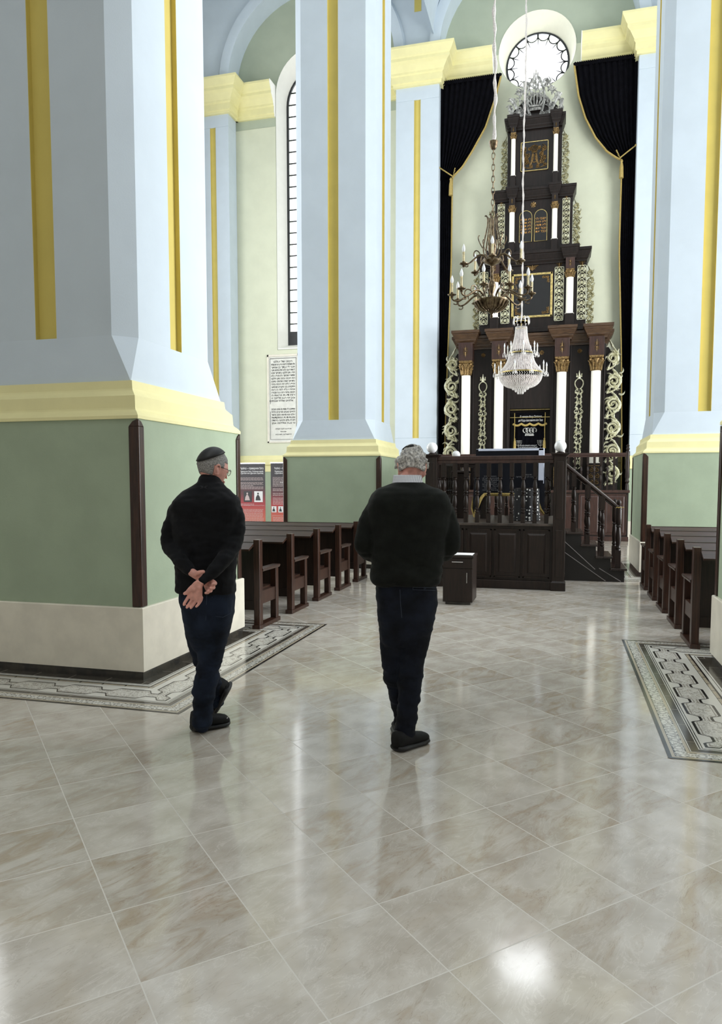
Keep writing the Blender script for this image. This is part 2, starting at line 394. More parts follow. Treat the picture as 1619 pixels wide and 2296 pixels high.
# pale upper wall below the cornice
mb = MB()
def panel_with_hole(x0, x1, z0, z1, holes): pass
for (x0, x1) in ((XL, LWX-1.32), (LWX+1.32, RWX-1.32), (RWX+1.32, XR)):
    mb.box(x0, x1, YW-.02, YW-.0005, 2.4, 12.7)
mb.box(LWX-1.32, LWX+1.32, YW-.02, YW-.0005, 2.4, 5.80); mb.box(RWX-1.32, RWX+1.32, YW-.02, YW-.0005, 2.4, 5.80)
mb.prism([(AX-1.26, 12.7), (AX+1.26, 12.7), (AX+1.26, 13.84)]+[(AX+1.08*cos(-pi*i/24), 13.84+1.08*sin(-pi*i/24)) for i in range(25)]+[(AX-1.26, 13.84)], YW-.02, YW-.0005)
struct('wall_back_upper', mb, WALLG, 'cream green plaster field of the end wall')
wallrun(XL, XR, YW, 0, 1.95, SAGE, .05, 'wall_back_dado')
k = MB(); k.loft([[(x, YW-p, z) for p, z in ((0, 1.93), (.07, 1.93), (.07, 2.12), (.12, 2.16), (.12, 2.32), (.05, 2.45), (0, 2.45))] for x in (XL, XR)]); struct('trim_1', k, YEL, 'pale yellow dado moulding of the end wall')
CORN = [(-.02, 12.98), (.07, 12.98), (.07, 13.06), (.11, 13.08), (.11, 13.26), (.15, 13.29), (.15, 13.34), (.26, 13.5), (.34, 13.56), (.34, 13.64), (.38, 13.68), (.46, 13.82), (.48, 13.84), (.48, 13.9), (-.02, 13.92)]
def cornice(x0, x1, y, name, lab):
    k = MB(); k.loft([[(x, y-p, z) for p, z in CORN] for x in (x0, x1)]); return struct(name, k, YEL, lab)
PF = 21.8
PIL = [(-11.45, -10.15), (-4.83, -3.56), (1.83, 3.10), (8.42, 9.62)]
ti = 2
def pcorn(x0, x1):
    global ti
    k = MB(); rings = []
    for p, z in CORN:
        q = max(p, 0); rings.append([(x0-q, YW, z), (x0-q, PF-q, z), (x1+q, PF-q, z), (x1+q, YW, z)])
    k.loft(rings); struct('trim_%d' % ti, k, YEL, 'pale yellow cornice breaking forward over a pilaster'); ti += 1
for a, b in PIL: pcorn(a, b)
for a, b in ((-10.15, LWX-1.34), (LWX+1.34, -4.83), (-3.56, AX-1.22), (AX+1.22, 1.83), (3.1, RWX-1.34), (RWX+1.34, 8.42)):
    cornice(a, b, YW, 'trim_%d' % ti, 'pale yellow stepped cornice between pilasters'); ti += 1
for xx in (LWX-1.34, LWX+1.32, AX-1.22, AX+1.20, RWX-1.34, RWX+1.32):
    k = MB(); k.loft([[(x, YW-p-.008, z+.004) for p, z in CORN] for x in (xx, xx+.02)]); struct('trim_%d' % ti, k, WHITE, 'white end cap of the cornice beside a window'); ti += 1
def notch_poly(x0, x1, y0, y1, strips, d):   # front edge at y0 with notches
    pts = [(x0, y1), (x0, y0)]
    for a, b in strips: pts += [(a, y0), (a, y0+d), (b, y0+d), (b, y0)]
    return pts+[(x1, y0), (x1, y1)]
for j, (a, b) in enumerate(PIL):
    c = (a+b)/2 if j in (1, 2) else (-10.68 if j == 0 else 8.95); r_ = thing('pilaster', (c, PF, 0), ['blue pilaster of the left aisle wall by the tall window', 'blue pilaster with ochre stripe left of the dark curtains', 'blue pilaster right of the dark curtains', 'blue pilaster at the far right of the end wall'][j], 'pilaster')
    k = MB()
    k.box(a, b, PF, YW-.13, 0, 2.9); k.prismz(notch_poly(a, b, PF, YW-.025, [(c-.09, c+.09)], .04), 2.9, 12.62); k.box(a, b, PF, YW-.025, 12.62, 13.0)
    obj('shaft', k, BLUE, r_, bevel=.012)
    k = MB(); k.box(c-.09, c+.09, PF+.035, PF+.045, 2.9, 12.62); k.box(c-.09, c-.085, PF+.001, PF+.04, 2.9, 12.62); k.box(c+.085, c+.09, PF+.001, PF+.04, 2.9, 12.62); obj('inlay_strip', k, OCH, r_)
    k = MB(); k.box(a-.05, b+.05, PF-.06, YW-.14, 0, 1.95); obj('dado', k, SAGE, r_)
    k = MB(); k.box(a-.08, b+.08, PF-.1, YW-.13, 1.95, 2.32); obj('moulding', k, YEL, r_, bevel=.02)
    k = MB(); k.box(a-.07, b+.07, PF-.08, YW-.135, 0, .5); obj('plinth', k, CREAM, r_)
# arcade slab above the cornice with half-round openings
outer = [(XL, 13.9), (XL, ZC)] ; 
k = MB()
def arcade():
    ops = [(LWX, 2.62), (AX, 2.69), (RWX, 2.62)]
    z0 = 13.9; seg = 28
    # columns of quads between opening edge and ceiling
    xs = [(XL, z0)]
    for c, r in ops:
        xs += [(c-r*cos(pi*i/seg), z0+r*sin(pi*i/seg)) for i in range(seg+1)]
    xs += [(XR, z0)]
    n = len(xs)
    v = [(x, PF, z) for x, z in xs]+[(x, PF, ZC) for x, z in xs]+[(x, YW+.01, z) for x, z in xs]+[(x, YW+.01, ZC) for x, z in xs]
    f = []
    for i in range(n-1):
        f += [(i, i+1, n+i+1, n+i), (2*n+i, 3*n+i, 3*n+i+1, 2*n+i+1), (i, 2*n+i, 2*n+i+1, i+1), (n+i, n+i+1, 3*n+i+1, 3*n+i)]
    f += [(0, n, 3*n, 2*n), (n-1, 3*n-1, 4*n-1, 2*n-1)]
    k.add(v, f)
arcade(); struct('wall_arcade', k, BLUE, 'light blue arches springing above the cornice', smooth=True, ang=25)
k = MB()
for c, r in ((LWX, 2.62), (AX, 2.69), (RWX, 2.62)):
    rr = []
    for dr, dy in ((.0, .01), (.0, -.06), (.1, -.1), (.28, -.1), (.34, -.02), (.34, .01)):
        rr.append([(c-(r+dr)*cos(pi*i/32), PF+dy, 13.9+(r+dr)*sin(pi*i/32)) for i in range(33)])
    k.loft(rr, cap=False, closed=False)
struct('trim_%d' % ti, k, BLUE, 'light blue rounded arch ribs', smooth=True); ti += 1
k = MB()
for cx in (-4.195, 2.465): k.box(cx-.1, cx+.1, PF-.006, PF+.01, 15.05, ZC)
struct('trim_%d' % ti, k, OCH, 'ochre stripe above the pilaster'); ti += 1
# barrel vault over the nave from the last pillars to the end wall
k = MB(); r = 2.85
k.loft([[(AX-(r)*cos(pi*i/32), y, 14.3+r*sin(pi*i/32)) for i in range(33)] for y in (15.0, PF)], cap=False, closed=False)
struct('ceiling_vault', k, BLUE, 'light blue barrel vault in front of the ark', smooth=True)

# ------------------------------------------------------------------ pillars
def oct_(cx, cy, h, c, z): return [(cx+sx, cy+sy, z) for sx, sy in ((-h+c, -h), (h-c, -h), (h, -h+c), (h, h-c), (h-c, h), (-h+c, h), (-h, h-c), (-h, -h+c))]
def make_pillar(cx, cy, label):
    p = thing('pillar', (cx, cy, 0), label, 'pillar', 'great square pillars of the nave')
    k = MB(); k.sq(cx, cy, [(0, .945, .945), (.07, .945, .945)]); obj('skirting', k, BLK, p)
    k = MB(); k.sq(cx, cy, [(.07, .96, .96), (.57, .96, .96), (.578, .952, .952)]); obj('plinth', k, CREAM, p)
    k = MB(); k.sq(cx, cy, [(.578, .93, .93), (2.05, .93, .93)]); obj('dado', k, SAGE, p)
    pr = [(2.05, .945), (2.075, .945), (2.10, .925), (2.125, .895), (2.14, .89), (2.235, .885), (2.28, .84), (2.295, .832), (2.36, .825), (2.362, .8)]
    k = MB(); k.sq(cx, cy, [(z, h, h) for z, h in pr]); obj('moulding', k, YEL, p)
    H, C, G, D, ZB = .76, .15, .1, .05, 2.70
    k = MB(); k.loft([oct_(cx, cy, .80, .002, 2.362), oct_(cx, cy, H, C, ZB+.03)])
    pts = []
    for q in range(4):
        a = q*pi/2; ca, sa = cos(a), sin(a)
        for u, v in ((-H+C, -H), (-G, -H), (-G, -H+D), (G, -H+D), (G, -H), (H-C, -H)):
            pts.append((cx+u*ca-v*sa, cy+u*sa+v*ca))
    k.prismz(pts, ZB, ZC); obj('shaft', k, BLUE, p)
    for q in range(4):
        a = q*pi/2; R = Matrix.Translation((cx, cy, 0)) @ Matrix.Rotation(a, 4, 'Z'); k = MB()
        k.box(-G, G, -H+D-.004, -H+D+.002, ZB, ZC, R); k.box(-G, -G+.004, -H, -H+D, ZB, ZC, R); k.box(G-.004, G, -H, -H+D, ZB, ZC, R); k.box(-G, G, -H, -H+D, ZB-.003, ZB+.003, R)
        obj('inlay_strip', k, OCH, p, label='ochre yellow sunken stripe')
        k = MB(); w_ = .085; o_ = .945
        R2 = R
        for z0, z1, ww in ((.582, 1.99, w_), ):
            k.prismz([(-o_, -o_+ww), (-o_, -o_+.012), (-o_+.012, -o_), (-o_+ww, -o_), (-o_+ww, -.928), (-.928, -.928), (-.928, -o_+ww)], z0, z1)
            k.loft([[(-o_, -o_+ww, 1.99), (-o_, -o_+.012, 1.99), (-o_+.012, -o_, 1.99), (-o_+ww, -o_, 1.99), (-o_+ww, -.928, 1.99), (-.928, -.928, 1.99), (-.928, -o_+ww, 1.99)],
                    [(-o_, -o_+.05, 2.03), (-o_, -o_+.012, 2.045), (-o_+.012, -o_, 2.045), (-o_+.05, -o_, 2.03), (-o_+.05, -.928, 2.03), (-.928, -.928, 2.045), (-.928, -o_+.05, 2.03)]])
        k.v = [R @ Vector(v) for v in k.v]
        obj('corner_guard', k, WOOD, p, bevel=.004, label='dark wooden corner guard')
    return p
P0 = make_pillar(-4.09, 6.01, 'huge pale blue pillar in the left foreground, beside the man with hands behind his back')
dup(P0, (-4.09, 13.96, 0), 'pale blue pillar in the centre, rising behind the row of pews')
dup(P0, (2.26, 13.96, 0), 'pale blue pillar on the right beyond the staircase')
dup(P0, (2.26, 6.01, 0), 'pillar cut by the right picture edge, only a strip with a corner guard showing')

# mosaic frames around pillar feet
def mosaic_material():
    m = bpy.data.materials.new('mosaic_tile_border'); m.use_nodes = True; nt = m.node_tree; b = nt.nodes['Principled BSDF']
    uv = nt.nodes.new('ShaderNodeUVMap'); sp = nt.nodes.new('ShaderNodeSeparateXYZ'); nt.links.new(uv.outputs[0], sp.inputs[0])
    t = S(nt, sp.outputs[0]); d = S(nt, sp.outputs[1])       # metres along, metres outwards from the pillar
    K = rgb(34, 33, 32); Wt = rgb(214, 212, 204); Be = rgb(178, 168, 148); Gy = rgb(140, 134, 124)
    P = .415
    ph = (t/P).fract()-.5; w1 = ph.abs()                       # 0 centre of a cartouche, .5 the waist
    vn = nz(nt, comb(nt, t, d), 26, 3, .5, .8); vines = ((vn-.5).abs().lt(.035))
    vor = nt.nodes.new('ShaderNodeTexVoronoi'); vor.inputs['Scale'].default_value = 17; nt.links.new(comb(nt, t, d), vor.inputs['Vector'])
    vd = S(nt, vor.outputs[0]); berry = vd.lt(.18)
    fill = mix(nt, vines*.65, Wt, Gy); fill = mix(nt, berry*.6, fill, Be)
    # cartouche edges
    c0 = .355; hw = (w1.ss(.28, .42)*-.062)+.098
    e = (d-c0).abs(); edge = (e-hw).abs().lt(.009); inside = e.lt(hw); line2 = (e-hw+.024).abs().lt(.003)
    col = mix(nt, inside, Wt, fill); col = mix(nt, line2, col, Gy); col = mix(nt, edge, col, K)
    # leaf border
    lf = nz(nt, comb(nt, t, d), 48, 2, .5, 1.0); leaf = mix(nt, lf.gt(.5), Wt, rgb(44, 42, 39))
    ring = ((t/(.138)).fract()-.5)*.138; rd = (ring*ring+(d-.615)*(d-.615))._m('SQRT', 0.0); leaf = mix(nt, rd.lt(.03), leaf, Wt); leaf = mix(nt, (rd-.022).abs().lt(.006), leaf, K)
    vor2 = (d-.615).abs().lt(.028); leaf = mix(nt, vor2*.5, leaf, Wt)
    def band(c, lo, hi, cc):
        return mix(nt, d.gt(lo)*d.lt(hi), c, cc)
    dn = nz(nt, comb(nt, t, d), 8, 4); darkt = mix(nt, dn, K, rgb(92, 86, 76)); darkt = mix(nt, ((t/.33).fract()).lt(.02), darkt, Gy)
    bars = mix(nt, ((t/.2).fract()-.5).abs().lt(.03), Be, K)
    c = band(col, -.1, .105, darkt); c = band(c, .105, .111, Wt); c = band(c, .118, .124, K); c = band(c, .15, .165, K)
    c = band(c, .165, .19, bars); c = band(c, .19, .194, K); c = band(c, .478, .484, K); c = band(c, .492, .5, K)
    c = band(c, .506, .552, darkt); c = band(c, .552, .558, Wt); c = band(c, .558, .562, K); c = band(c, .562, .58, Be)
    c = band(c, .58, .65, leaf); c = band(c, .65, .654, K); c = band(c, .654, .672, Be); c = band(c, .672, .70, K)
    nt.links.new(c, b.inputs['Base Color']); b.inputs['Roughness'].default_value = .14
    return m
MOS = mosaic_material()
mi = ti
for cx, cy, l in ((-4.09, 6.01, 'near left'), (2.26, 6.01, 'near right'), (2.26, 13.96, 'far right'), (-4.09, 13.96, 'centre')):
    me = bpy.data.meshes.new('mosaic'); vs = []; fs = []; uvs = []
    h0, h1 = .945, 1.64; q = h1-h0
    for j in range(4):
        a = j*pi/2; ca, sa = cos(a), sin(a); b0 = len(vs)
        for u, v in ((-h0, -h0), (-h1, -h1), (h1, -h1), (h0, -h0)): vs.append((cx+u*ca-v*sa, cy+u*sa+v*ca, .0025))
        fs.append((b0, b0+1, b0+2, b0+3)); uvs += [(-h0, 0), (-h1, q), (h1, q), (h0, 0)]
    me.from_pydata(vs, [], fs); ul = me.uv_layers.new(name='UVMap')
    for i, u in enumerate(uvs): ul.data[i].uv = u
    me.materials.append(MOS); o = bpy.data.objects.new('trim_%d' % mi, me); COL.objects.link(o); mi += 1
    o['kind'] = 'structure'; o['label'] = 'black, white and beige mosaic border around the %s pillar foot' % l; o['category'] = 'trim'
# ------------------------------------------------------------------ pews
def make_pew(y, side, label):
    """side -1: runs to the left from the aisle end at x=-3.08; +1 runs right from 1.22"""
    e = -3.09 if side < 0 else 1.25; far = -9.6 if side < 0 else 7.6; s = side
    def X(a, b): return (min(e+s*a, e+s*b), max(e+s*a, e+s*b))
    p = thing('pew', (e, y, 0), label, 'pew', 'dark pews left of the aisle' if s < 0 else 'dark pews right of the aisle')
    for q, (a, b) in enumerate(((-.035, .035), )):
        for aa in (0, abs(far-e)-.04, abs(far-e)/2):
            x0, x1 = X(aa-.035, aa+.035)
            k = MB(); k.box(x0, x1, y-.045, y+.045, .04, .955)
            obj('back_post', k, WOOD, p, bevel=.006)
            k = MB(); k.box(x0, x1, y+.42, y+.5, .04, .62); obj('front_post', k, WOOD, p, bevel=.006)
            k = MB(); k.box(x0-.01, x1+.01, y-.07, y+.53, 0, .045); obj('foot_rail', k, WOOD, p, bevel=.005)
            k = MB(); k.sq((x0+x1)/2, y+.28, [(.61, .04, .24), (.635, .05, .25), (.645, .045, .245)]); obj('armrest', k, WOODH, p, bevel=.004)
            k = MB(); k.box(x0+.01, x1-.01, y+.04, y+.43, .26, .40); obj('end_rail', k, WOOD, p)
    x0, x1 = X(.03, abs(far-e)-.04)
    k = MB(); k.box(x0, x1, y-.012, y+.02, .22, .9); k.box(x0, x1, y-.02, y+.03, .2, .3); k.box(x0, x1, y-.02, y+.03, .8, .93); obj('backrest', k, WOODD, p)
    k = MB(); k.box(x0, x1, y+.03, y+.46, .385, .42); k.box(x0, x1, y+.4, y+.43, .3, .39); obj('seat', k, WOODH, p, bevel=.005)
    k = MB(); k.loft([[(x, y-.17, .845), (x, y-.17, .865), (x, y-.01, .93), (x, y+.03, .93), (x, y+.03, .90), (x, y-.01, .90)] for x in (x0, x1)]); obj('book_ledge', k, WOODH, p)
    return p
LN = ['nearest dark pew left of the aisle, its end post beside the near pillar', 'second dark pew on the left, counting back from the near pillar', 'third and middle dark pew of the left block', 'fourth dark pew on the left, next to last before the blue pillar', 'farthest dark pew of the left block, right against the view of the green pillar dado']
RN = ['nearest dark pew right of the aisle, its foot on the mosaic border', 'second dark pew on the right, just behind the nearest', 'third and middle dark pew of the right block', 'fourth dark pew on the right, nearly hidden behind nearer pews', 'farthest dark pew of the right block, by the green dado of the far pillar']
pl = make_pew(7.24, -1, LN[0]); pr_ = make_pew(7.45, 1, RN[0])
for i in range(1, 5):
    dup(pl, (-3.09, 7.24+.98*i, 0), LN[i]); dup(pr_, (1.25, 7.45+.985*i, 0), RN[i])

# ------------------------------------------------------------------ roll-up banners, plaque
def grad_mat(name, stops):
    m = bpy.data.materials.new(name); m.use_nodes = True; nt = m.node_tree; b = nt.nodes['Principled BSDF']
    tc = nt.nodes.new('ShaderNodeTexCoord'); sp = nt.nodes.new('ShaderNodeSeparateXYZ'); nt.links.new(tc.outputs['Object'], sp.inputs[0])
    mr = nt.nodes.new('ShaderNodeMapRange'); nt.links.new(sp.outputs[2], mr.inputs[0]); mr.inputs[1].default_value = 0; mr.inputs[2].default_value = 2.2
    cr = nt.nodes.new('ShaderNodeValToRGB'); nt.links.new(mr.outputs[0], cr.inputs[0])
    cr.color_ramp.elements[0].position = stops[0][0]; cr.color_ramp.elements[0].color = stops[0][1]
    cr.color_ramp.elements[1].position = stops[1][0]; cr.color_ramp.elements[1].color = stops[1][1]
    for p, c in stops[2:]: e = cr.color_ramp.elements.new(p); e.color = c
    nt.links.new(cr.outputs[0], b.inputs['Base Color']); b.inputs['Roughness'].default_value = .5; return m
BAN = grad_mat('printed_banner_vinyl', [(0.0, rgb(168, 92, 58)), (.99, rgb(38, 36, 40)), (.25, rgb(176, 88, 70)), (.42, rgb(150, 48, 52)), (.56, rgb(84, 38, 44)), (.68, rgb(44, 38, 42))])
PHOTO = mat('pale_photo_print', rgb(205, 205, 205), .5, var=0); PHD = mat('dark_photo_print', rgb(38, 38, 40), .5, var=0)
BANTXT = mat('banner_small_print', rgb(176, 160, 158), .6, var=0)
def banner(x0, x1, y, z1, label, heads, photos, sub):
    p = thing('rollup_banner', ((x0+x1)/2, y, 0), label, 'banner', 'exhibition banners by the end wall')
    k = MB(); k.box(x0, x1, y-.004, y+.004, .06, z1); obj('printed_sheet', k, BAN, p)
    k = MB(); k.box(x0-.01, x1+.01, y-.015, y+.015, z1, z1+.03); obj('top_rail', k, CHROME, p)
    k = MB(); k.box(x0-.01, x1+.01, y-.06, y+.06, 0, .07); obj('base', k, CHROME, p, bevel=.01)
    k = MB(); k.tube([(x0+.4, y+.03, .06), (x0+.4, y+.02, z1)], .012); obj('support_pole', k, CHROME, p)
    k = MB(); yy = y-.0055; c = (x0+x1)/2
    for s_, z_, wd, sz in heads: text_into(k, s_, c, z_, yy, width=wd, size=sz)
    obj('heading', k, LETW, p)
    k = MB(); z = z1-.42; rnd = random.Random(int(x0*10))
    gaps = photos[0][1]
    while z > .25:
        if not any(ph[1]-.04 < z < ph[1]+ph[3]+.03 for ph in photos) and not (sub-.05 < z < sub+.05):
            L = (x1-x0)*.86*(1 if rnd.random() > .14 else .6)
            xx = x0+(x1-x0)*.07
            e_ = xx+L
            while xx < e_-.03:
                w_ = rnd.uniform(.03, .1); k.box(xx, min(xx+w_, e_), yy, yy+.001, z, z+.011); xx += w_+.012
            if rnd.random() < .1: z -= .04
        z -= .032
    obj('small_print', k, BANTXT, p)
    k = MB(); k.ribbon([(x0+.03+i*(x1-x0-.06)/40, photos[0][1]-.1+.012*((i*7) % 3-1)*(i % 5 == 0)) for i in range(41)], .008, yy, .0008); obj('barbed_wire_line', k, BANTXT, p)
    for px_, pz, pw, ph, dk in photos:
        k = MB(); k.box(px_, px_+pw, yy-.001, yy+.001, pz, pz+ph); f = obj('photo_print', k, PHD if dk else PHOTO, p)
        k = MB(); cx = px_+pw*.45; m_ = PHOTO if dk else PHD
        k.prism([(cx-pw*.3, pz+ph*.15), (cx+pw*.32, pz+ph*.15), (cx+pw*.2, pz+ph*.5), (cx+pw*.06, pz+ph*.66), (cx-pw*.08, pz+ph*.66), (cx-pw*.24, pz+ph*.45)], yy-.0025, yy-.001)
        k.prism([(cx+pw*.1*cos(a*pi/6), pz+ph*.78+ph*.1*sin(a*pi/6)) for a in range(12)], yy-.0025, yy-.001)
        obj('portrait', k, m_ if not dk else BANTXT, f)
banner(-9.26, -8.41, 20.3, 2.13, 'left black and red roll-up banner with two portrait photos, beside the near pillar',
       [('Українці — праведники Світу', 1.97, .76, .085), ('Праведники Світу і Рятівники євреїв', 1.885, .74, .06), ('з Дрогобиччини (Дрогобич, Борислав)', 1.83, .74, .06)],
       [(-9.1, 1.0, .26, .32, True), (-8.76, 1.0, .27, .32, False)], .85)
banner(-8.23, -7.38, 20.3, 2.14, 'right black and red roll-up banner, half hidden behind the central pillar',
       [('Українці — праведники Світу', 1.97, .62, .08), ('Праведники Світу і Рятівники', 1.885, .6, .06), ('з Дрогобиччини (Дрогобич)', 1.83, .6, .06), ('Борислав', 1.56, .26, .06)],
       [(-8.21, .7, .15, .18, False), (-8.0, .7, .15, .18, False)], .6)

pq = thing('inscription_plaque', (-8.62, 22.38, 2.86), 'white stone Hebrew prayer plaque set in the wall under the tall arched window', 'plaque')
k = MB(); k.box(-9.16, -8.08, YW-.03, YW+.0, 2.86, 5.66); obj('slab', k, mat('plaque_stone', rgb(224, 224, 216), .6, var=.04), pq)
k = MB()
for a, b, c, d in ((-9.16, -8.08, 2.86, 2.9), (-9.16, -8.08, 5.6, 5.66), (-9.16, -9.11, 2.86, 5.66), (-8.13, -8.08, 2.86, 5.66)): k.box(a, b, YW-.05, YW-.0, c, d)
obj('frame', k, CREAM, pq)
k = MB()
for a, b, c, d in ((-9.07, -8.17, 2.96, 2.97), (-9.07, -8.17, 5.53, 5.545), (-9.07, -9.058, 2.96, 3.86), (-9.07, -9.058, 4.1, 5.54), (-8.182, -8.17, 2.96, 5.54)): k.box(a, b, YW-.033, YW-.029, c, d)
HL = ['רבונו של עולם', 'מלא משאלות לבי לטובה והפק רצוני ותן שאלתי', 'וזכני לי עבדך בן אמתך', 'לעשות רצונך בלבב שלם ומלטני מיצר', 'הרע ותן חלקנו בתורתך וזכנו', 'שתשרה שכינתך עלינו והופע עלינו', 'רוח חכמה ובינה ותן חלקנו', 'בתורתך השרה שכינתך בתוכנו', 'והופע עלינו רוח חכמה ובינה', 'ויתקיים בנו מקרא שכתוב', 'ונחה עליו רוח ה רוח', 'חכמה ובינה רוח עצה וגבורה', 'רוח דעת ויראת ה', 'ובכן יהי רצון מלפניך ה', 'אלהינו ואלהי אבותינו', '', '', 'שתזכנו לעשות מעשים טובים', 'לחיים טובים וארוכים ולחיי', 'עולם הבא ומעשה הטוב והישר', 'ומצות דעת המתקדשת', 'לא לעולם ולבינה ביהודה', 'כי נצח וסליחה אמן', '', 'מזכרת נצח לחברי הקהילה', 'שנת תרסד', 'ירושלים תובבא']
z = 5.41
for i, s_ in enumerate(HL):
    if s_:
        wd = .62 if i in (0,) else (.8 if i < 23 else (.55 if i != 25 else .2))
        text_into(k, s_, -8.62 if i != 14 else -8.68, z, YW-.0335, width=wd, size=.085 if i == 0 else (.078 if i < 23 else .05), rtl=True, bold=.022)
    z -= .0885
obj('inscription', k, INK, pq)

# ------------------------------------------------------------------ small cabinet with paper
cb = thing('cabinet', (-1.24, 9.56, 0), 'small dark wooden cabinet with steel handles on the marble floor before the platform', 'cabinet')
k = MB(); k.box(-1.43, -1.05, 9.33, 9.79, .035, .6); obj('body', k, WOODD, cb, bevel=.004)
k = MB(); k.box(-1.44, -1.04, 9.32, 9.8, .6, .632); obj('top', k, WOODD, cb, bevel=.005)
k = MB(); k.box(-1.4, -1.08, 9.36, 9.76, 0, .035); obj('base', k, BLK, cb)
k = MB(); k.box(-1.425, -1.055, 9.315, 9.33, .475, .595); dr = obj('drawer', k, WOODD, cb, bevel=.003)
k = MB(); k.tube([(-1.31, 9.315, .555), (-1.31, 9.29, .555), (-1.17, 9.29, .555), (-1.17, 9.315, .555)], .006); obj('handle', k, CHROME, dr, smooth=True)
k = MB(); k.box(-1.425, -1.055, 9.315, 9.33, .045, .465); dr = obj('door', k, WOODD, cb, bevel=.003)
k = MB(); k.tube([(-1.12, 9.315, .42), (-1.12, 9.29, .42), (-1.12, 9.29, .29), (-1.12, 9.315, .29)], .006); obj('handle', k, CHROME, dr, smooth=True)
k = MB(); k.box(-1.3, -1.07, 9.4, 9.7, .633, .637); k.box(-1.26, -1.07, 9.38, 9.6, .637, .64); tag(obj('paper_sheets', k, PAPER), 'white paper sheets lying on top of the small dark cabinet', 'paper')

# ------------------------------------------------------------------ bimah
BX0, BX1, BY0, BY1, BZ = -1.95, .08, 10.92, 13.75, .97
bm = thing('bimah_platform', (-.93, 12.3, 0), 'dark panelled wooden reader platform with turned balusters in the middle of the aisle', 'platform')
k = MB(); k.box(BX0+.06, BX1-.06, BY0+.07, BY1-.07, 0, .93); obj('base_box', k, WOODD, bm)
k = MB(); k.box(BX0+.02, BX1-.02, BY0+.03, BY1-.03, .93, BZ); obj('deck', k, mat('worn_deck_boards', rgb(70, 60, 54), .35, var=.3, scale=6, stretch=(1, 8, 1)), bm, bevel=.008)
k = MB(); k.box(BX0+.03, BX1-.03, BY0+.035, BY1-.035, 0, .13); obj('skirting', k, WOODD, bm, bevel=.01)
def panel(x0, x1, z0, z1, y):
    k = MB(); 
    k.box(x0, x1, y-.005, y+.02, z0, z1)
    for a, b, c, d in ((x0, x0+.02, z0, z1), (x1-.02, x1, z0, z1), (x0, x1, z0, z0+.02), (x0, x1, z1-.02, z1)): k.box(a, b, y-.022, y, c, d)
    g = .06; k.loft([[(x0+g, y-.005, z0+g), (x1-g, y-.005, z0+g), (x1-g, y-.005, z1-g), (x0+g, y-.005, z1-g)], [(x0+g+.025, y-.018, z0+g+.025), (x1-g-.025, y-.018, z0+g+.025), (x1-g-.025, y-.018, z1-g-.025), (x0+g+.025, y-.018, z1-g-.025)]])
    return k
n = 4; wd = (BX1-BX0-.36)/n
for i in range(n): obj('panel', panel(BX0+.19+i*wd, BX0+.15+(i+1)*wd, .17, .88, BY0+.06), WOODD, bm)
BAL = [(.017, .0), (.03, .01), (.034, .03), (.022, .045), (.032, .06), (.034, .075), (.02, .09), (.03, .12), (.036, .18), (.03, .24), (.022, .29), (.034, .305), (.034, .32), (.02, .33), (.034, .345), (.034, .36), (.02, .375), (.03, .4), (.034, .45), (.028, .5), (.018, .55), (.03, .565), (.032, .58), (.018, .6)]
def baluster(x, y, z0, z1, parent, m_=None):
    H_ = z1-z0; q0 = .16*H_; q1 = .24*H_; k = MB(); s = .03
    k.box(x-s, x+s, y-s, y+s, z0, z0+q0); k.box(x-s, x+s, y-s, y+s, z1-q1, z1)
    k.lathe([(r*.95, h/.6*(H_-q0-q1)) for r, h in BAL], x, y, z0+q0, 10); return obj('baluster', k, m_ or WOODD, parent, smooth=True)
def post(x, y, s, z1, parent):
    k = MB(); k.sq(x, y, [(0, s+.02, s+.02), (.12, s+.02, s+.02), (.14, s, s), (z1-.05, s, s), (z1-.035, s+.02, s+.02), (z1-.015, s+.045, s+.045), (z1, s+.045, s+.045)])
    for dx, dy in ((0, -1), (1, 0)):
        for a, b in ((.2, .88), (1.04, z1-.12)):
            if dy: k.box(x-s*.55, x+s*.55, y-s-.006, y, a, b)
            else: k.box(x, x+s+.006, y-s*.55, y+s*.55, a, b)
    return obj('corner_post', k, WOODD, parent, bevel=.006)
RT = 1.955
for x, y in ((BX0+.085, BY0+.085), (BX1-.085, BY0+.085), (BX0+.085, BY1-.085), (BX1-.085, BY1-.085)):
    post(x, y, .085, 1.985, bm)
for nm, (xa, xb, ya, yb) in {'front': (BX0+.17, BX1-.17, BY0+.06, BY0+.13), 'back': (BX0+.17, BX1-.17, BY1-.13, BY1-.06), 'left': (BX0+.05, BX0+.12, BY0+.17, BY1-.17)}.items():
    k = MB(); k.box(xa, xb, ya, yb, RT-.06, RT); k.box(xa, xb, ya+.01 if yb-ya < .2 else ya, yb-.01 if yb-ya < .2 else yb, RT-.11, RT-.06); obj('handrail', k, WOODM if nm == 'front' else WOODD, bm, bevel=.008)
for i in range(10): baluster(BX0+.265+i*.1667, BY0+.1, BZ, RT-.1, bm)
for i in range(9): baluster(BX0+.265+i*.1875, BY1-.1, BZ, RT-.1, bm)
for i in range(11): baluster(BX0+.085, BY0+.35+i*.215, BZ, RT-.1, bm)
for i in range(4): baluster(BX1-.085, BY0+.33+i*.24, BZ, RT-.1, bm)
k = MB(); k.box(BX1-.12, BX1-.05, BY0+.17, 12.16, RT-.06, RT); obj('handrail', k, WOODD, bm, bevel=.008)
post(BX1-.05, 12.18, .05, 1.97, bm)
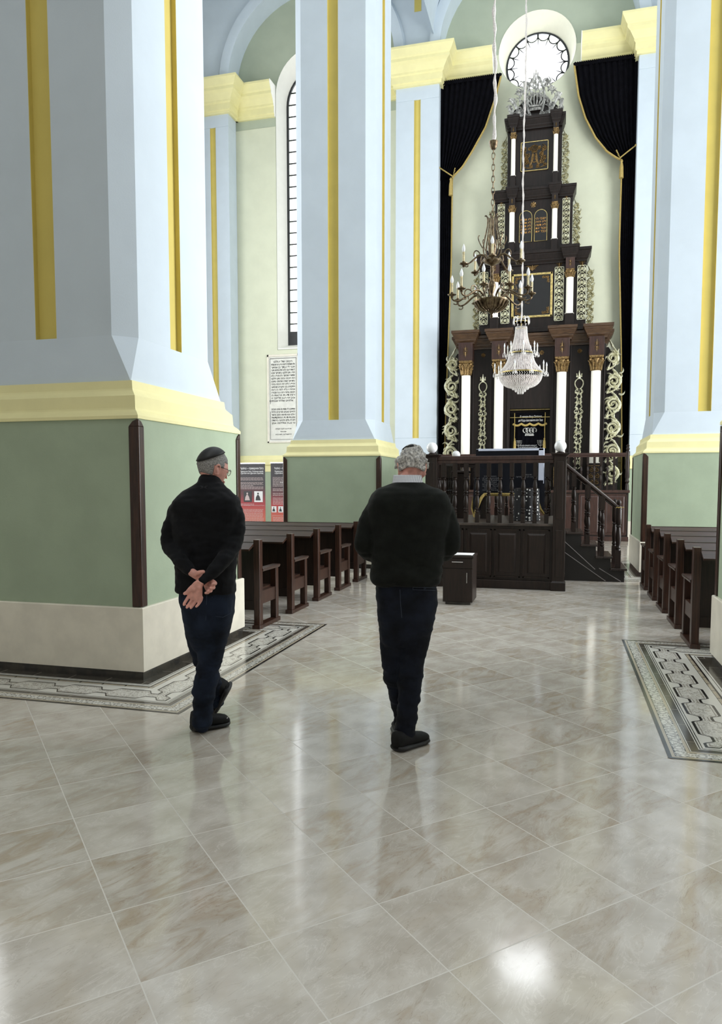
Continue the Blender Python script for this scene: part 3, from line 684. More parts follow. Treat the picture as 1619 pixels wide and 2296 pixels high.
# globes
for x, y, s, lab in ((BX0+.085, BY0+.085, .083, 'white globe lamp on the front left corner post of the platform, above the older man'), (BX1-.085, BY0+.085, .085, 'white globe lamp on the front right corner post of the platform'), (BX0+.085, BY1-.085, .077, 'smaller white globe lamp on the far left corner post, seen over the rail')):
    g = thing('globe_lamp', (x, y, 1.985), lab, 'lamp', 'white globe lamps on the platform posts')
    k = MB(); k.lathe([(.05, 0), (.055, .01), (.04, .02)], x, y, 1.985); obj('lamp_base', k, WOODD, g, smooth=True)
    k = MB(); k.ball((x, y, 2.0+s), s, 24, 16); obj('globe', k, GLOBE, g, smooth='all')
# stairs on the right side
st = thing('staircase', (.55, 12.7, 0), 'dark wooden stairs with turned balusters descending to the right of the platform', 'stairs')
SY0, SY1 = 12.15, 13.1
stp = [(1.02, .78, .22), (.8, .555, .405), (.575, .33, .59), (.35, .1, .78)]
k = MB(); k.prism([(.08, 0), (1.0, 0), (1.0, .19), (.8, .19), (.79, .375), (.57, .375), (.565, .56), (.345, .56), (.34, .75), (.09, .75)], SY0+.02, SY1-.02); obj('carcase', k, mat('black_painted_wood', rgb(22, 18, 17), .4, var=.1), st)
for a, b, z in stp:
    k = MB(); k.box(b, a+.02, SY0-.03, SY1+.03, z-.035, z); obj('tread', k, mat('polished_tread_%d' % int(z*100), rgb(46, 34, 30), .18, var=.2, scale=6) if z == .22 else MATS['polished_tread_22'], st, bevel=.01)
k = MB()
for p0, p1 in (((.09, .62), (.56, .19)), ((.09, .45), (.72, .01)), ((.62, .21), (.95, .01))): k.ribbon([p0, p1], .013, SY0+.018, .004)
obj('stringer_strip', k, STRIP, st)
for y in (SY0+.05, SY1-.05):
    a = Vector((.08, y, 1.84)); b = Vector((.93, y, 1.14))
    k = MB(); k.tube([a, b], .034, 10); obj('handrail', k, mat('polished_rail', rgb(44, 32, 28), .15, var=.1) if 'polished_rail' not in MATS else MATS['polished_rail'], st, smooth=True)
    for x, z in ((.22, .78), (.44, .59), (.66, .405)):
        zt = a.z+(b.z-a.z)*(x-a.x)/(b.x-a.x); baluster(x, y, z, zt, st)
    k = MB(); x = .9; k.box(x-.04, x+.04, y-.04, y+.04, .22, .5); k.lathe([(.035, .5), (.03, .52), (.042, .54), (.03, .57), (.036, .6), (.044, .7), (.036, .8), (.028, .86), (.044, .88), (.028, .9), (.044, .92), (.046, 1.0), (.046, 1.14), (.04, 1.19), (.02, 1.2), (.03, 1.23), (.034, 1.26), (.02, 1.29), (.004, 1.3)], x, y, 0, 12); nw = obj('newel_post', k, WOODD, st, smooth=True)
    if y < 12.5:
        k = MB(); k.tube([(x-.05+.02*i, y-.048, 1.17+.012*(i % 2)) for i in range(7)], .006, 5); obj('gold_ribbon', k, FRINGE, nw)

# reading table on the platform
tb = thing('reading_table', (-.81, 12.5, BZ), 'reading table on the platform under a dark cloth with white satin border and gold fringe', 'table')
TX0, TX1, TY0, TY1, TZ = -1.34, -.27, 12.2, 13.0, 2.10
k = MB(); k.box(TX0+.05, TX1-.05, TY0+.05, TY1-.05, BZ+.5, TZ-.02); obj('tabletop', k, WOODD, tb)
for x in (TX0+.12, TX1-.12):
    for y in (TY0+.12, TY1-.12):
        k = MB(); k.sq(x, y, [(BZ, .05, .05), (BZ+.5, .04, .04)]); obj('leg', k, WOODD, tb)
k = MB(); N = 28; rings = []
for j in range(9):                      # draped skirt with folds, lower at the corners
    row = []
    t_ = j/8
    for i in range(4*N):
        sd = i//N; u = (i % N)/N; c = [(TX0, TY0), (TX1, TY0), (TX1, TY1), (TX0, TY1)]
        ax, ay = c[sd]; bx, by = c[(sd+1) % 4]; x = ax+(bx-ax)*u; y = ay+(by-ay)*u
        nx, ny = ((0, -1), (1, 0), (0, 1), (-1, 0))[sd]; cor = max(0, 1-min(u, 1-u)*7)
        f_ = (.012*sin(u*19+sd)*t_ + .05*cor*t_)
        drop = (.72+.36*cor**1.5)*t_
        row.append((x+nx*f_+(x-(TX0+TX1)/2)*.02*t_, y+ny*f_, TZ-drop-(.01 if j else 0)))
    rings.append(row)
k.loft([[((TX0+TX1)/2+(x-(TX0+TX1)/2)*.97, (TY0+TY1)/2+(y-(TY0+TY1)/2)*.97, TZ+.003) for x, y, z in rings[0]]]+rings, cap=False)
k.f.append(list(range(4*N))); k.mi.append(0)
cl = obj('table_cover', k, CLOTHN, None, smooth=True, ang=60); tag(cl, 'navy black velvet cloth with white lettering draped over the reading table', 'tablecloth')
ORG[cl.name] = Vector((0, 0, 0))
k = MB()
k.box(TX0+.04, TX1+.005, TY0-.016, TY0+.05, TZ-.022, TZ+.014); k.box(TX0, TX1, TY0+.05, TY1, TZ+.006, TZ+.012); 
k.box(TX1-.07, TX1+.012, TY0-.016, TY0-.006, TZ-.5, TZ+.012); k.box(TX1+.006, TX1+.016, TY0-.016, TY0+.2, TZ-.55, TZ+.012)
obj('white_border', k, TRIMW, cl, bevel=.004)
k = MB(); pts = []
hem = rings[-1]
front = hem[:N+1]
k.tube([Vector(p)+Vector((0, -.012, .0)) for p in hem[-6:]+hem[:2*N]], .016, 6, sq=2.0, up=(0, 0, 1)); obj('gold_fringe', k, FRINGE, cl)
k = MB()
for i, s_ in enumerate(['In loving memory', 'of our beloved', 'Chief Rabbi', 'father and friend', 'and teacher', 'who led', 'this community', 'with love']): text_into(k, s_, -1.1, 1.66-i*.032, TY0-.028, width=.26 if i % 3 else .2, size=.03)
for i, s_ in enumerate(['בית הכנסת הגדול', 'תורה צוה לנו משה מורשה']): text_into(k, s_, -.52, 1.68-i*.035, TY0-.028, width=.16+.18*i, size=.035, rtl=True)
obj('lettering', k, LETGR, cl)
# round stool under dotted cloth
def dot_mat():
    m = bpy.data.materials.new('black_cloth_with_white_dots'); m.use_nodes = True; nt = m.node_tree; b = nt.nodes['Principled BSDF']
    g = nt.nodes.new('ShaderNodeTexCoord'); v = nt.nodes.new('ShaderNodeTexVoronoi'); v.inputs['Scale'].default_value = 19; v.inputs['Randomness'].default_value = .35; nt.links.new(g.outputs['Object'], v.inputs['Vector'])
    nt.links.new(mix(nt, S(nt, v.outputs[0]).lt(.3), rgb(14, 15, 18), rgb(214, 214, 210)), b.inputs['Base Color']); b.inputs['Roughness'].default_value = .8; return m
sx, sy = -.5, 11.75
so = thing('covered_stool', (sx, sy, BZ), 'round stool covered to the floor in black cloth with white dots on the platform', 'stool')
k = MB(); rr = []
for j in range(10):
    t_ = j/9; rr.append([(sx+(.19+.012*t_*sin(9*a*2*pi/48)+.01*t_)*cos(2*pi*a/48), sy+(.19+.012*t_*sin(9*a*2*pi/48)+.01*t_)*sin(2*pi*a/48), 1.47-(1.47-BZ-.01)*t_) for a in range(48)])
k.loft(rr); obj('cloth_cover', k, dot_mat(), so, smooth=True)
k = MB(); k.lathe([(.17, 0), (.17, .03)], sx, sy, 1.45, 24); obj('seat', k, WOODD, so)
# bookstand shapes on the left of the deck
k = MB(); k.box(-1.72, -1.5, 12.3, 12.6, BZ, 1.72); k.box(-1.76, -1.46, 12.26, 12.64, 1.72, 1.76)
tag(obj('lectern', k, WOODD, bevel=.01), 'narrow dark wooden stand left of the reading table behind the balusters', 'lectern')
# ------------------------------------------------------------------ ark platform with railing
ap = thing('ark_platform', (AX, 21.2, 0), 'raised dark wooden platform with railing and panels in front of the ark', 'platform')
PX0, PX1, PY = -3.5, 1.77, 20.85
k = MB(); k.box(PX0, PX1, PY, 21.95, 0, 1.32); k.box(-3.0, 1.2, 21.9, 22.3, 0, 1.32); obj('base_box', k, ARKW, ap)
k = MB(); k.box(PX0-.03, PX1+.03, PY-.04, 21.95, 1.3, 1.37); k.box(-3.0, 1.2, 21.9, 22.3, 1.3, 1.37); k.box(PX0-.02, PX1+.02, PY-.03, PY+.1, 0, .12); obj('moulding', k, WOODM, ap, bevel=.008)
n = 8; wd = (PX1-PX0)/n
for i in range(n): obj('panel', panel(PX0+.04+i*wd, PX0-.04+(i+1)*wd, .16, 1.27, PY), WOODM, ap)
k = MB(); k.box(PX0, PX1, PY+.03, PY+.12, 2.3, 2.37); k.box(PX0, PX1, PY+.04, PY+.11, 2.26, 2.3); obj('handrail', k, WOODM, ap, bevel=.006)
for i in range(30):
    if i != 29: baluster(PX0+.16+i*(PX1-PX0-.2)/30, PY+.075, 1.37, 2.27, ap, WOODD)
for x in (PX0+.04, PX1-.04):
    k = MB(); y = PY+.075; k.lathe([(.05, 1.37), (.05, 1.5), (.035, 1.55), (.06, 1.6), (.04, 1.66), (.06, 1.72), (.055, 1.9), (.065, 2.1), (.05, 2.25), (.055, 2.3), (.055, 2.4), (.03, 2.42), (.05, 2.47), (.03, 2.52), (.045, 2.56), (.01, 2.6)], x, y, 0, 12); obj('finial_post', k, WOODD, ap, smooth=True)

# ------------------------------------------------------------------ the ark
ark = thing('torah_ark', (AX, 21.6, 0), 'tall four-tiered carved wooden ark with white columns and gilt scrollwork against the end wall', 'ark')
def leaf(k, x, z, a, L, w_, y, t):      # curling acanthus leaf
    p = [(x+L*s*cos(a+.9*s*s), z+L*s*sin(a+.9*s*s)) for s in [i/7 for i in range(8)]]
    k.ribbon(p, [w_*(.35+1.3*s-1.6*s*s) for s in [i/7 for i in range(8)]], y, t)
def capital(k, x, y, z0, z1, r, wd_):
    h = z1-z0
    k.lathe([(r*1.02, 0), (r*1.15, .03*h), (r, .07*h), (r*.95, .4*h), (r*1.25, .8*h), (r*1.1, .82*h)], x, y, z0, 16)
    k.sq(x, y, [(z1-.17*h, wd_*.85, wd_*.85), (z1-.1*h, wd_, wd_), (z1, wd_, wd_)])
    for a in range(12):
        an = a*pi/6; rr = r*1.0; top = .48*h if a % 2 else .7*h
        P = [Vector((x+(rr+.12*r*s+.55*r*s**4)*cos(an), y+(rr+.12*r*s+.55*r*s**4)*sin(an), z0+.05*h+top*min(s, .96))) for s in (0, .3, .6, .85, 1)]
        k.tube(P, [r*.2, r*.27, r*.24, r*.16, r*.08], 5)
    for sx_ in (-1, 1):
        for sy_ in (-1, 1):
            k.ball((x+sx_*wd_*.82, y+sy_*wd_*.82, z1-.27*h), r*.3, 8, 6)
def column(cx, y, r, z0, z1, zc, zb, wb, yb, zp, deco):
    k = MB(); k.lathe([(r*1.25, 0), (r*1.25, .02), (r*1.0, .035), (r, .08), (r*.99, z1-z0)], cx, y, z0, 24); c_ = obj('column', k, IVORY, ark, smooth=True, label='ivory white column shaft')
    k = MB(); capital(k, cx, y, z1, zc, r, wb*.95); obj('capital', k, GOLDD, ark, smooth=True, label='gilded leafy capital')
    k = MB(); k.box(cx-wb, cx+wb, y-wb, yb+.02, zc, zb); obj('entablature_block', k, WOODM if deco else ARKW, ark, bevel=.005)
    k = MB(); k.sq(cx, (y-wb+yb+.02)/2, [(zp, wb, (yb+.02-y+wb)/2), (z0, wb*.92, (yb+.02-y+wb)/2)]); obj('pedestal', k, ARKW, ark, bevel=.005)
    k = MB(); h = zb-zc; cz = (zc+zb)/2; yy = y-wb-.004
    u = min(wb, h*.5)
    for a in range(4):
        for sg in (-1, 1):
            k.ribbon(spiral(cx+sg*u*.22, cz+(a-1.5)*u*.28, u*.13, 1.1, pi/2, sg, 12), u*.055, yy, u*.05)
    for sg in (-1, 1): k.ribbon([(cx, cz+sg*u*.1), (cx, cz+sg*u*.9)], [u*.16, .002], yy, u*.06)
    obj('gilt_motif', k, GOLDD, ark)
def ark_cornice(x0, x1, y0, y1, z0, z1, m_, top=.08, nm='cornice'):
    h = z1-z0; P = [(0, 0), (.02, .0), (.02, .1), (.35, .25), (.35, .33), (.45, .38), (.8, .68), (.8, .75), (1, .8), (1, 1), (0, 1)]
    k = MB(); k.loft([[(x0-p*top, y1, z0+q*h), (x0-p*top, y0-p*top, z0+q*h), (x1+p*top, y0-p*top, z0+q*h), (x1+p*top, y1, z0+q*h)] for p, q in P]); return obj(nm, k, m_, ark)
YBK = 22.3
# bodies
for hw, z0, z1, yf in ((2.0, 1.37, 5.5, 21.5), (1.46, 5.8, 7.68, 21.62), (1.06, 8.0, 9.5, 21.72), (.74, 9.74, 11.44, 21.82)):
    k = MB()
    if hw == 2.0:
        k.box(AX-hw, AX-.56, yf, YBK, z0, z1); k.box(AX+.56, AX+hw, yf, YBK, z0, z1); k.box(AX-.56, AX+.56, yf, YBK, 3.66, z1); k.box(AX-.56, AX+.56, yf+.35, YBK, z0, 3.66)
        for x in (-1.98, -1.6, -1.08, -.62, .62, 1.08, 1.6, 1.98): k.box(AX+x-.02, AX+x+.02, yf-.03, yf, z0, z1)
    else: 
        k.box(AX-hw, AX+hw, yf, YBK, z0, z1); k.box(AX-hw-.02, AX+hw+.02, yf-.03, YBK, z0, z0+.12)
    obj('tier_body', k, ARKW, ark, bevel=.006)
ark_cornice(AX-2.04, AX+2.04, 21.46, YBK, 5.36, 5.72, WOODG, .16)
for o_ in (-1.78, -.85, .85, 1.78): ark_cornice(AX+o_-.24, AX+o_+.24, 21.12, 21.5, 5.47, 5.83, WOODG, .15, 'cornice_block')
ark_cornice(AX-1.46, AX+1.46, 21.58, YBK, 7.65, 8.0, ARKW, .12)
for o_ in (-1.01, 1.01): ark_cornice(AX+o_-.16, AX+o_+.16, 21.4, 21.62, 7.7, 8.05, ARKW, .09, 'cornice_block')
ark_cornice(AX-1.06, AX+1.06, 21.68, YBK, 9.46, 9.76, ARKW, .09)
for o_ in (-.58, .58): ark_cornice(AX+o_-.11, AX+o_+.11, 21.55, 21.72, 9.5, 9.8, ARKW, .07, 'cornice_block')
ark_cornice(AX-.74, AX+.74, 21.76, YBK, 11.4, 11.72, ARKW, .09)
for o_ in (-.58, .58): ark_cornice(AX+o_-.1, AX+o_+.1, 21.63, 21.8, 11.44, 11.76, ARKW, .07, 'cornice_block')
for o_ in (-1.775, -.85, .85, 1.75): column(AX+o_, 21.25, .128, 2.1, 4.6, 5.0, 5.5, .195, 21.5, 1.37, True)
for o_ in (-1.02, 1.02): column(AX+o_, 21.5, .098, 6.22, 7.2, 7.42, 7.72, .12, 21.62, 5.8, True)
for o_ in (-.58, .58): column(AX+o_, 21.62, .072, 8.3, 9.12, 9.3, 9.52, .085, 21.72, 7.98, False)
for o_ in (-.575, .575): column(AX+o_, 21.7, .06, 10.14, 11.14, 11.3, 11.46, .075, 21.82, 9.72, False)
# pedestal gilt panels on the lowest tier
for o_ in (-1.775, -.85, .85, 1.75):
    k = MB(); x = AX+o_; yy = 21.04
    for sg in (-1, 1):
        for zz, d_ in ((1.58, 1), (1.75, -1), (1.92, 1)): k.ribbon(spiral(x+sg*.075, zz, .065, 1.4, pi/2, sg*d_, 16), .022, yy, .012)
    for a, b, c, d in ((-.17, -.155, 1.45, 2.04), (.155, .17, 1.45, 2.04), (-.17, .17, 1.45, 1.465), (-.17, .17, 2.025, 2.04)): k.box(x+a, x+b, yy-.004, yy+.004, c, d)
    obj('gilt_panel', k, GOLDD, ark)
def fret(cx, hw, z0, z1, y, m_, frame=True, nm='fretwork_panel'):
    k = MB(); f_ = hw*.13
    if frame:
        for a, b, c, d in ((-hw, -hw+f_, z0, z1), (hw-f_, hw, z0, z1), (-hw, hw, z0, z0+f_), (-hw, hw, z1-f_, z1)): k.box(cx+a, cx+b, y-.015, y, c, d)
    H_ = z1-z0; n_ = max(4, round(H_/(hw*1.55))); st_ = H_/n_
    for i in range(n_):
        z = z0+(i+.5)*st_; r = min(hw*.42, st_*.34)
        for sg in (-1, 1):
            d_ = 1 if i % 2 else -1
            k.ribbon(spiral(cx+sg*hw*.42, z, r, 1.35, -pi/2*d_, sg*d_, 16), hw*.15, y, .012)
            k.ribbon(bez([(cx, z-st_*.5), (cx+sg*hw*.9, z-st_*.3), (cx+sg*hw*.9, z+st_*.3), (cx, z+st_*.5)], 8), hw*.15, y, .012)
            leaf(k, cx+sg*hw*.2, z, pi/2 if sg > 0 else pi/2-.9, r*1.1, hw*.3, y, .012)
            k.ribbon(bez([(cx+sg*hw*.1, z-st_*.1), (cx+sg*hw*.5, z-st_*.5), (cx+sg*hw*.95, z-st_*.1)], 6), hw*.12, y, .01); leaf(k, cx+sg*hw*.85, z-st_*.3, pi/2+sg*.7, r*1.2, hw*.3, y, .01)
            k.ribbon([(cx+sg*hw*.55, z-st_*.4), (cx+sg*hw*.86, z-st_*.52)], [hw*.18, .004], y, .01)
        k.ribbon([(cx, z-st_*.28), (cx, z), (cx, z+st_*.28)], [.003, hw*.36, .003], y, .016)
    return obj(nm, k, m_, ark, label='pale gilt openwork panel')
for o_ in (-1.335, -.735, .735, 1.335): fret(AX+o_, .125 if abs(o_) < 1 else .118, 6.07, 7.54, 21.6, SILG)
for o_ in (-.885, .885): fret(AX+o_, .1, 8.18, 9.41, 21.7, SILG)
# tall free-form filigree between the lowest columns
for o_ in (-1.32, 1.32):
    k = MB(); x = AX+o_; y = 21.47
    for i in range(16):
        z = 1.95+2.2*i/16; wv = .075+.035*sin(i*1.3)
        for sg in (-1, 1):
            k.ribbon(bez([(x+sg*.01, z), (x+sg*wv*1.5, z+.03), (x+sg*wv*1.2, z+.12), (x+sg*.02, z+.16)], 8), [.022]*9, y, .012)
            leaf(k, x+sg*.02, z+.02, (.2 if sg > 0 else pi-1.0), .1, .05, y-.004, .014)
            leaf(k, x+sg*.05, z+.09, (1.0 if sg > 0 else pi-1.9), .085, .045, y-.004, .014)
            if i % 3 == 1: k.ribbon(spiral(x+sg*.065, z+.06, .036, 1.3, pi/2, sg, 12), .016, y-.006, .012)
        if i % 2: k.ribbon([(x, z), (x, z+.06), (x, z+.12)], [.004, .035, .004], y-.004, .016)
    obj('filigree', k, SILG, ark, label='pale gilt openwork panel')
    k = MB(); x = AX+o_; y = 21.46
    for sg in (-1, 1):
        k.ribbon(bez([(x+sg*.02, 4.15), (x+sg*.16, 4.25), (x+sg*.13, 4.42), (x, 4.45)], 10), .03, y, .014); k.ribbon([(x+sg*.05, 4.48), (x+sg*.07, 4.58)], [.03, .03], y, .014)
    k.ribbon([(x, 4.44), (x, 4.66)], [.08, .01], y, .014); k.ribbon([(x-.08, 4.5), (x+.08, 4.5)], .04, y, .014)
    obj('gilt_crown', k, SILG, ark)
# side scrollwork
def scrolls(side, x0, wd_, z0, z1, y, m_, n_):
    k = MB(); st_ = (z1-z0)/n_; rr = random.Random(n_)
    for i in range(n_):
        z = z0+(i+.5)*st_; taper = 1 if i < n_-1 else .8
        cx = x0+side*wd_*.5*taper; r = min(wd_*.48*taper, st_*.46); d_ = 1 if i % 2 else -1
        k.ribbon(spiral(cx, z, r, 1.9, -d_*pi/2, d_*side, 34, .18), [wd_*.2*(1-.4*j/34) for j in range(35)], y, wd_*.14)
        k.ribbon(spiral(cx, z, r*.72, 1.2, d_*pi/2+.6, d_*side, 20, .3), [wd_*.09]*21, y-.005, wd_*.08)
        k.ribbon(bez([(cx-side*r*.9, z-st_*.5), (cx+side*r*1.3, z-st_*.35), (cx+side*r*1.2, z+st_*.2), (cx-side*r*.2, z+st_*.52)], 12), [wd_*.13]*13, y, wd_*.1)
        for q in range(5):
            a = rr.uniform(0, 2*pi); leaf(k, cx+r*.8*cos(a), z+r*.8*sin(a), a+.5*d_, wd_*.3, wd_*.2, y, wd_*.1)
        k.ribbon([(x0+side*wd_*.08, z-st_*.5), (x0+side*wd_*.3, z-st_*.18)], [wd_*.22, .01], y, wd_*.1)
    k.ribbon([(x0+side*wd_*.4, z1-.02), (x0+side*wd_*.1, z1+wd_*.6)], [wd_*.2, .005], y, wd_*.1)
    for i in range(n_*5):
        z = z0+(z1-z0)*rr.random(); u = rr.uniform(.12, .85); leaf(k, x0+side*wd_*u, z, rr.uniform(0, 2*pi), wd_*.42, wd_*.22, y+.01, wd_*.1)
    return obj('side_scrollwork', k, m_, ark, smooth=True, ang=35, label='pale gilt openwork scrolls along the edge')
for sd in (-1, 1):
    k = MB(); k.prism([(AX+sd*1.99, 1.37), (AX+sd*2.4, 1.37), (AX+sd*2.4, 4.2), (AX+sd*2.28, 4.6), (AX+sd*2.22, 5.1), (AX+sd*2.08, 5.3), (AX+sd*1.99, 5.3)], 21.66, 21.7); obj('side_wing', k, ARKW, ark)
    scrolls(sd, AX+sd*2.02, .42, 1.5, 5.3, 21.55, SILG, 6)
    scrolls(sd, AX+sd*1.47, .2, 5.84, 7.5, 21.9, SILGD, 8)
    scrolls(sd, AX+sd*1.07, .2, 8.1, 9.36, 21.95, SILGD, 6)
    scrolls(sd, AX+sd*.75, .18, 9.8, 11.28, 22.0, SILGD, 7)
# tier 3 framed dark panel
k = MB(); k.box(AX-.51, AX+.51, 21.6, 21.62, 6.25, 7.37); f0 = obj('centre_panel', k, SATIN, ark, label='plain black square panel in a gold frame')
k = MB()
for a, b, c, d in ((-.56, -.5, 6.2, 7.42), (.5, .56, 6.2, 7.42), (-.56, .56, 6.2, 6.26), (-.56, .56, 7.36, 7.42)): k.box(AX+a, AX+b, 21.585, 21.62, c, d)
obj('gold_frame', k, GOLD, f0, bevel=.008)
k = MB()
for sx_ in (-1, 1):
    for sz in (-1, 1):
        cx, cz = AX+sx_*.48, 6.81+sz*.53
        k = MB()
        for q in (0, 1, 2):
            k.ribbon(spiral(cx-sx_*(.05+.06*q), cz-sz*.05, .035, 1.2, pi/2, sx_, 12), .018, 21.595, .01); k.ribbon(spiral(cx-sx_*.05, cz-sz*(.05+.06*q), .035, 1.2, 0, sz, 12), .018, 21.595, .01)
        k.ribbon(bez([(cx-sx_*.02, cz-sz*.2), (cx-sx_*.0, cz), (cx-sx_*.2, cz-sz*.02)], 8), .022, 21.6, .012); obj('corner_flourish', k, GOLDD, f0)
# tablets of tier 2
for sg, lines in ((1, ['אנכי הי', 'לא יהיה', 'לא תשא', 'זכור את', 'כבד את']), (-1, ['לא תרצח', 'לא תנאף', 'לא תגנב', 'לא תענה', 'לא תחמד'])):
    cx = AX+sg*.205; k = MB(); o_ = arch(cx, 8.32, 9.0, .17); k.prism(o_, 21.7, 21.72); tl = obj('tablet', k, SATIN, ark, label='black round-topped tablet with gold Hebrew commandments')
    k = MB(); k.tube([(x, 21.7, z) for x, z in o_]+[(o_[0][0], 21.7, o_[0][1])], .009, 5); obj('gold_outline', k, GOLD, tl)
    k = MB()
    for i, s_ in enumerate(lines): text_into(k, s_, cx, 8.9-i*.088, 21.694, width=.28, size=.085, rtl=True)
    obj('lettering', k, LETG, tl)
def rosette(x, z, r, y):
    k = MB()
    for a in range(8): an = a*pi/4; k.ribbon([(x, z), (x+r*cos(an), z+r*sin(an))], [r*.3, r*.5], y, r*.15); k.ribbon(spiral(x+r*.6*cos(an), z+r*.6*sin(an), r*.25, 1, an, 1, 8), r*.12, y-.004, r*.1)
    obj('gilt_rosette', k, GOLDD, ark)
rosette(AX, 9.32, .075, 21.71)
for o_ in (-1.32, -.3, .3, 1.32): rosette(AX+o_, 5.2, .06, 21.49)
def wings(x, z, w_, y):
    k = MB()
    for sg in (-1, 1):
        for q in range(4): k.ribbon(bez([(x+sg*.01, z+.02-q*.03), (x+sg*w_*.5, z+.05-q*.02), (x+sg*w_*(1-.2*q), z+.04-q*.035)], 8), [w_*.12]*8+[.003], y, .01)
    k.ribbon([(x, z+.06), (x, z-.09)], [.02, .05], y, .02); obj('gilt_wings', k, GOLDD, ark)
wings(AX, 7.58, .17, 21.6)
for o_ in (-.735, .735, -1.335, 1.335): wings(AX+o_, 7.6, .09, 21.6)
for o_ in (-.885, .885): wings(AX+o_, 9.46, .08, 21.7)
# crest panel of tier 1
k = MB(); k.box(AX-.36, AX+.36, 21.8, 21.82, 10.29, 11.06); cp = obj('crest_panel', k, SATIN, ark)
k = MB()
for a, b, c, d in ((-.375, -.36, 10.28, 11.07), (.36, .375, 10.28, 11.07), (-.375, .375, 10.28, 10.295), (-.375, .375, 11.055, 11.07)): k.box(AX+a, AX+b, 21.785, 21.82, c, d)
obj('gold_frame', k, GOLD, cp)
def crown(k, x, z, w_, h, y, t):
    k.ribbon([(x-w_*.36, z), (x+w_*.36, z)], h*.16, y, t); k.ribbon([(x-w_*.4, z+h*.16), (x+w_*.4, z+h*.16)], h*.1, y, t)
    for o_ in (-1, -.6, -.2, .2, .6, 1):
        k.ribbon(bez([(x+o_*w_*.36, z+h*.2), (x+o_*w_*.75, z+h*.55), (x+o_*w_*.4, z+h*.85), (x+o_*.02*w_, z+h*.8)], 10), w_*.11, y, t)
    k.ribbon([(x, z+h*.78), (x, z+h*1.05)], [w_*.12, .005], y, t)
k = MB(); crown(k, AX, 10.78, .2, .22, 21.79, .03)
for sg in (-1, 1):
    k.ribbon([(AX+sg*.045, 10.74), (AX+sg*.07, 10.55), (AX+sg*.12, 10.42)], [.05, .06, .05], 21.79, .03)   # draped tails under the crown
    k.ribbon([(AX+sg*.02, 10.72), (AX+sg*.035, 10.56)], .03, 21.79, .02)
    k.ribbon(bez([(AX, 10.5), (AX+sg*.08, 10.56), (AX+sg*.14, 10.44), (AX+sg*.1, 10.38)], 8), .03, 21.79, .02)
    for cx, cz, r, d_ in ((.2, 10.7, .075, 1), (.26, 10.86, .07, -1), (.2, 10.52, .07, -1), (.28, 10.6, .06, 1), (.1, 10.4, .05, 1), (.28, 10.42, .05, -1), (.14, 10.88, .05, 1)):
        k.ribbon(spiral(AX+sg*cx, cz, r, 1.6, pi*.3, sg*d_, 22), .026, 21.79, .02)
    for q in range(9): leaf(k, AX+sg*(.12+.02*q), 10.44+.055*q, (.6 if sg > 0 else pi-1.5)+.1*q, .11, .05, 21.788, .02)
    k.ribbon(bez([(AX+sg*.04, 10.36), (AX+sg*.2, 10.34), (AX+sg*.33, 10.42)], 8), .03, 21.79, .02)
obj('gilt_crest', k, GOLDD, cp)
# silver crown foliage on top of the ark
k = MB(); y = 21.95
crown(k, AX, 12.0, .42, .5, y-.04, .05)
kb = MB(); kb.prism([(AX-.66, 11.7), (AX+.66, 11.7), (AX+.6, 12.05), (AX+.3, 12.3), (AX, 12.4), (AX-.3, 12.3), (AX-.6, 12.05)], 22.0, 22.04); obj('crest_backing', kb, ARKW, ark)
for sg in (-1, 1):
    k.ribbon(bez([(AX+sg*.1, 11.75), (AX+sg*.3, 12.2), (AX+sg*.28, 12.6), (AX+sg*.05, 12.85)], 14), [.07]*15, y, .04)
    k.ribbon(bez([(AX+sg*.35, 11.74), (AX+sg*.5, 12.1), (AX+sg*.62, 12.3), (AX+sg*.7, 12.35)], 12), [.08]*13, y, .04)
    k.ribbon(bez([(AX+sg*.7, 11.74), (AX+sg*.62, 11.95), (AX+sg*.74, 12.05), (AX+sg*.72, 12.2)], 12), [.08]*13, y, .04)
    for cx, cz, r, d_ in ((.18, 11.84, .08, 1), (.33, 11.86, .09, -1), (.6, 12.3, .09, 1), (.7, 11.82, .07, -1), (.46, 12.5, .09, -1), (.26, 12.72, .08, 1), (.44, 12.05, .1, 1)): k.ribbon(spiral(AX+sg*cx, cz, r, 1.7, 0, sg*d_, 24), .035, y-.01, .03)
    rq = random.Random(5)
    for q in range(34):
        t_ = rq.random(); rad = rq.uniform(.45, 1.0); a = t_*pi/2
        leaf(k, AX+sg*.7*rad*cos(a), 11.78+.95*rad*sin(a), (pi/2-.6+rq.uniform(-.5, .5)) if sg > 0 else (pi/2+rq.uniform(-.5, .5)), .2, .09, y+rq.uniform(-.03, .03), .035)
for i, (x, z) in enumerate(((0, 12.6), (0, 12.72), (-.07, 12.66), (.07, 12.66), (0, 12.84), (-.05, 12.9), (.05, 12.9), (0, 12.98))): k.ribbon([(AX+x, z-.06), (AX+x, z+.08)], [.05, .02], y-.02, .03)
obj('silver_crown_crest', k, SILV, ark, smooth=True, ang=35, label='silver carved crown and foliage crest')
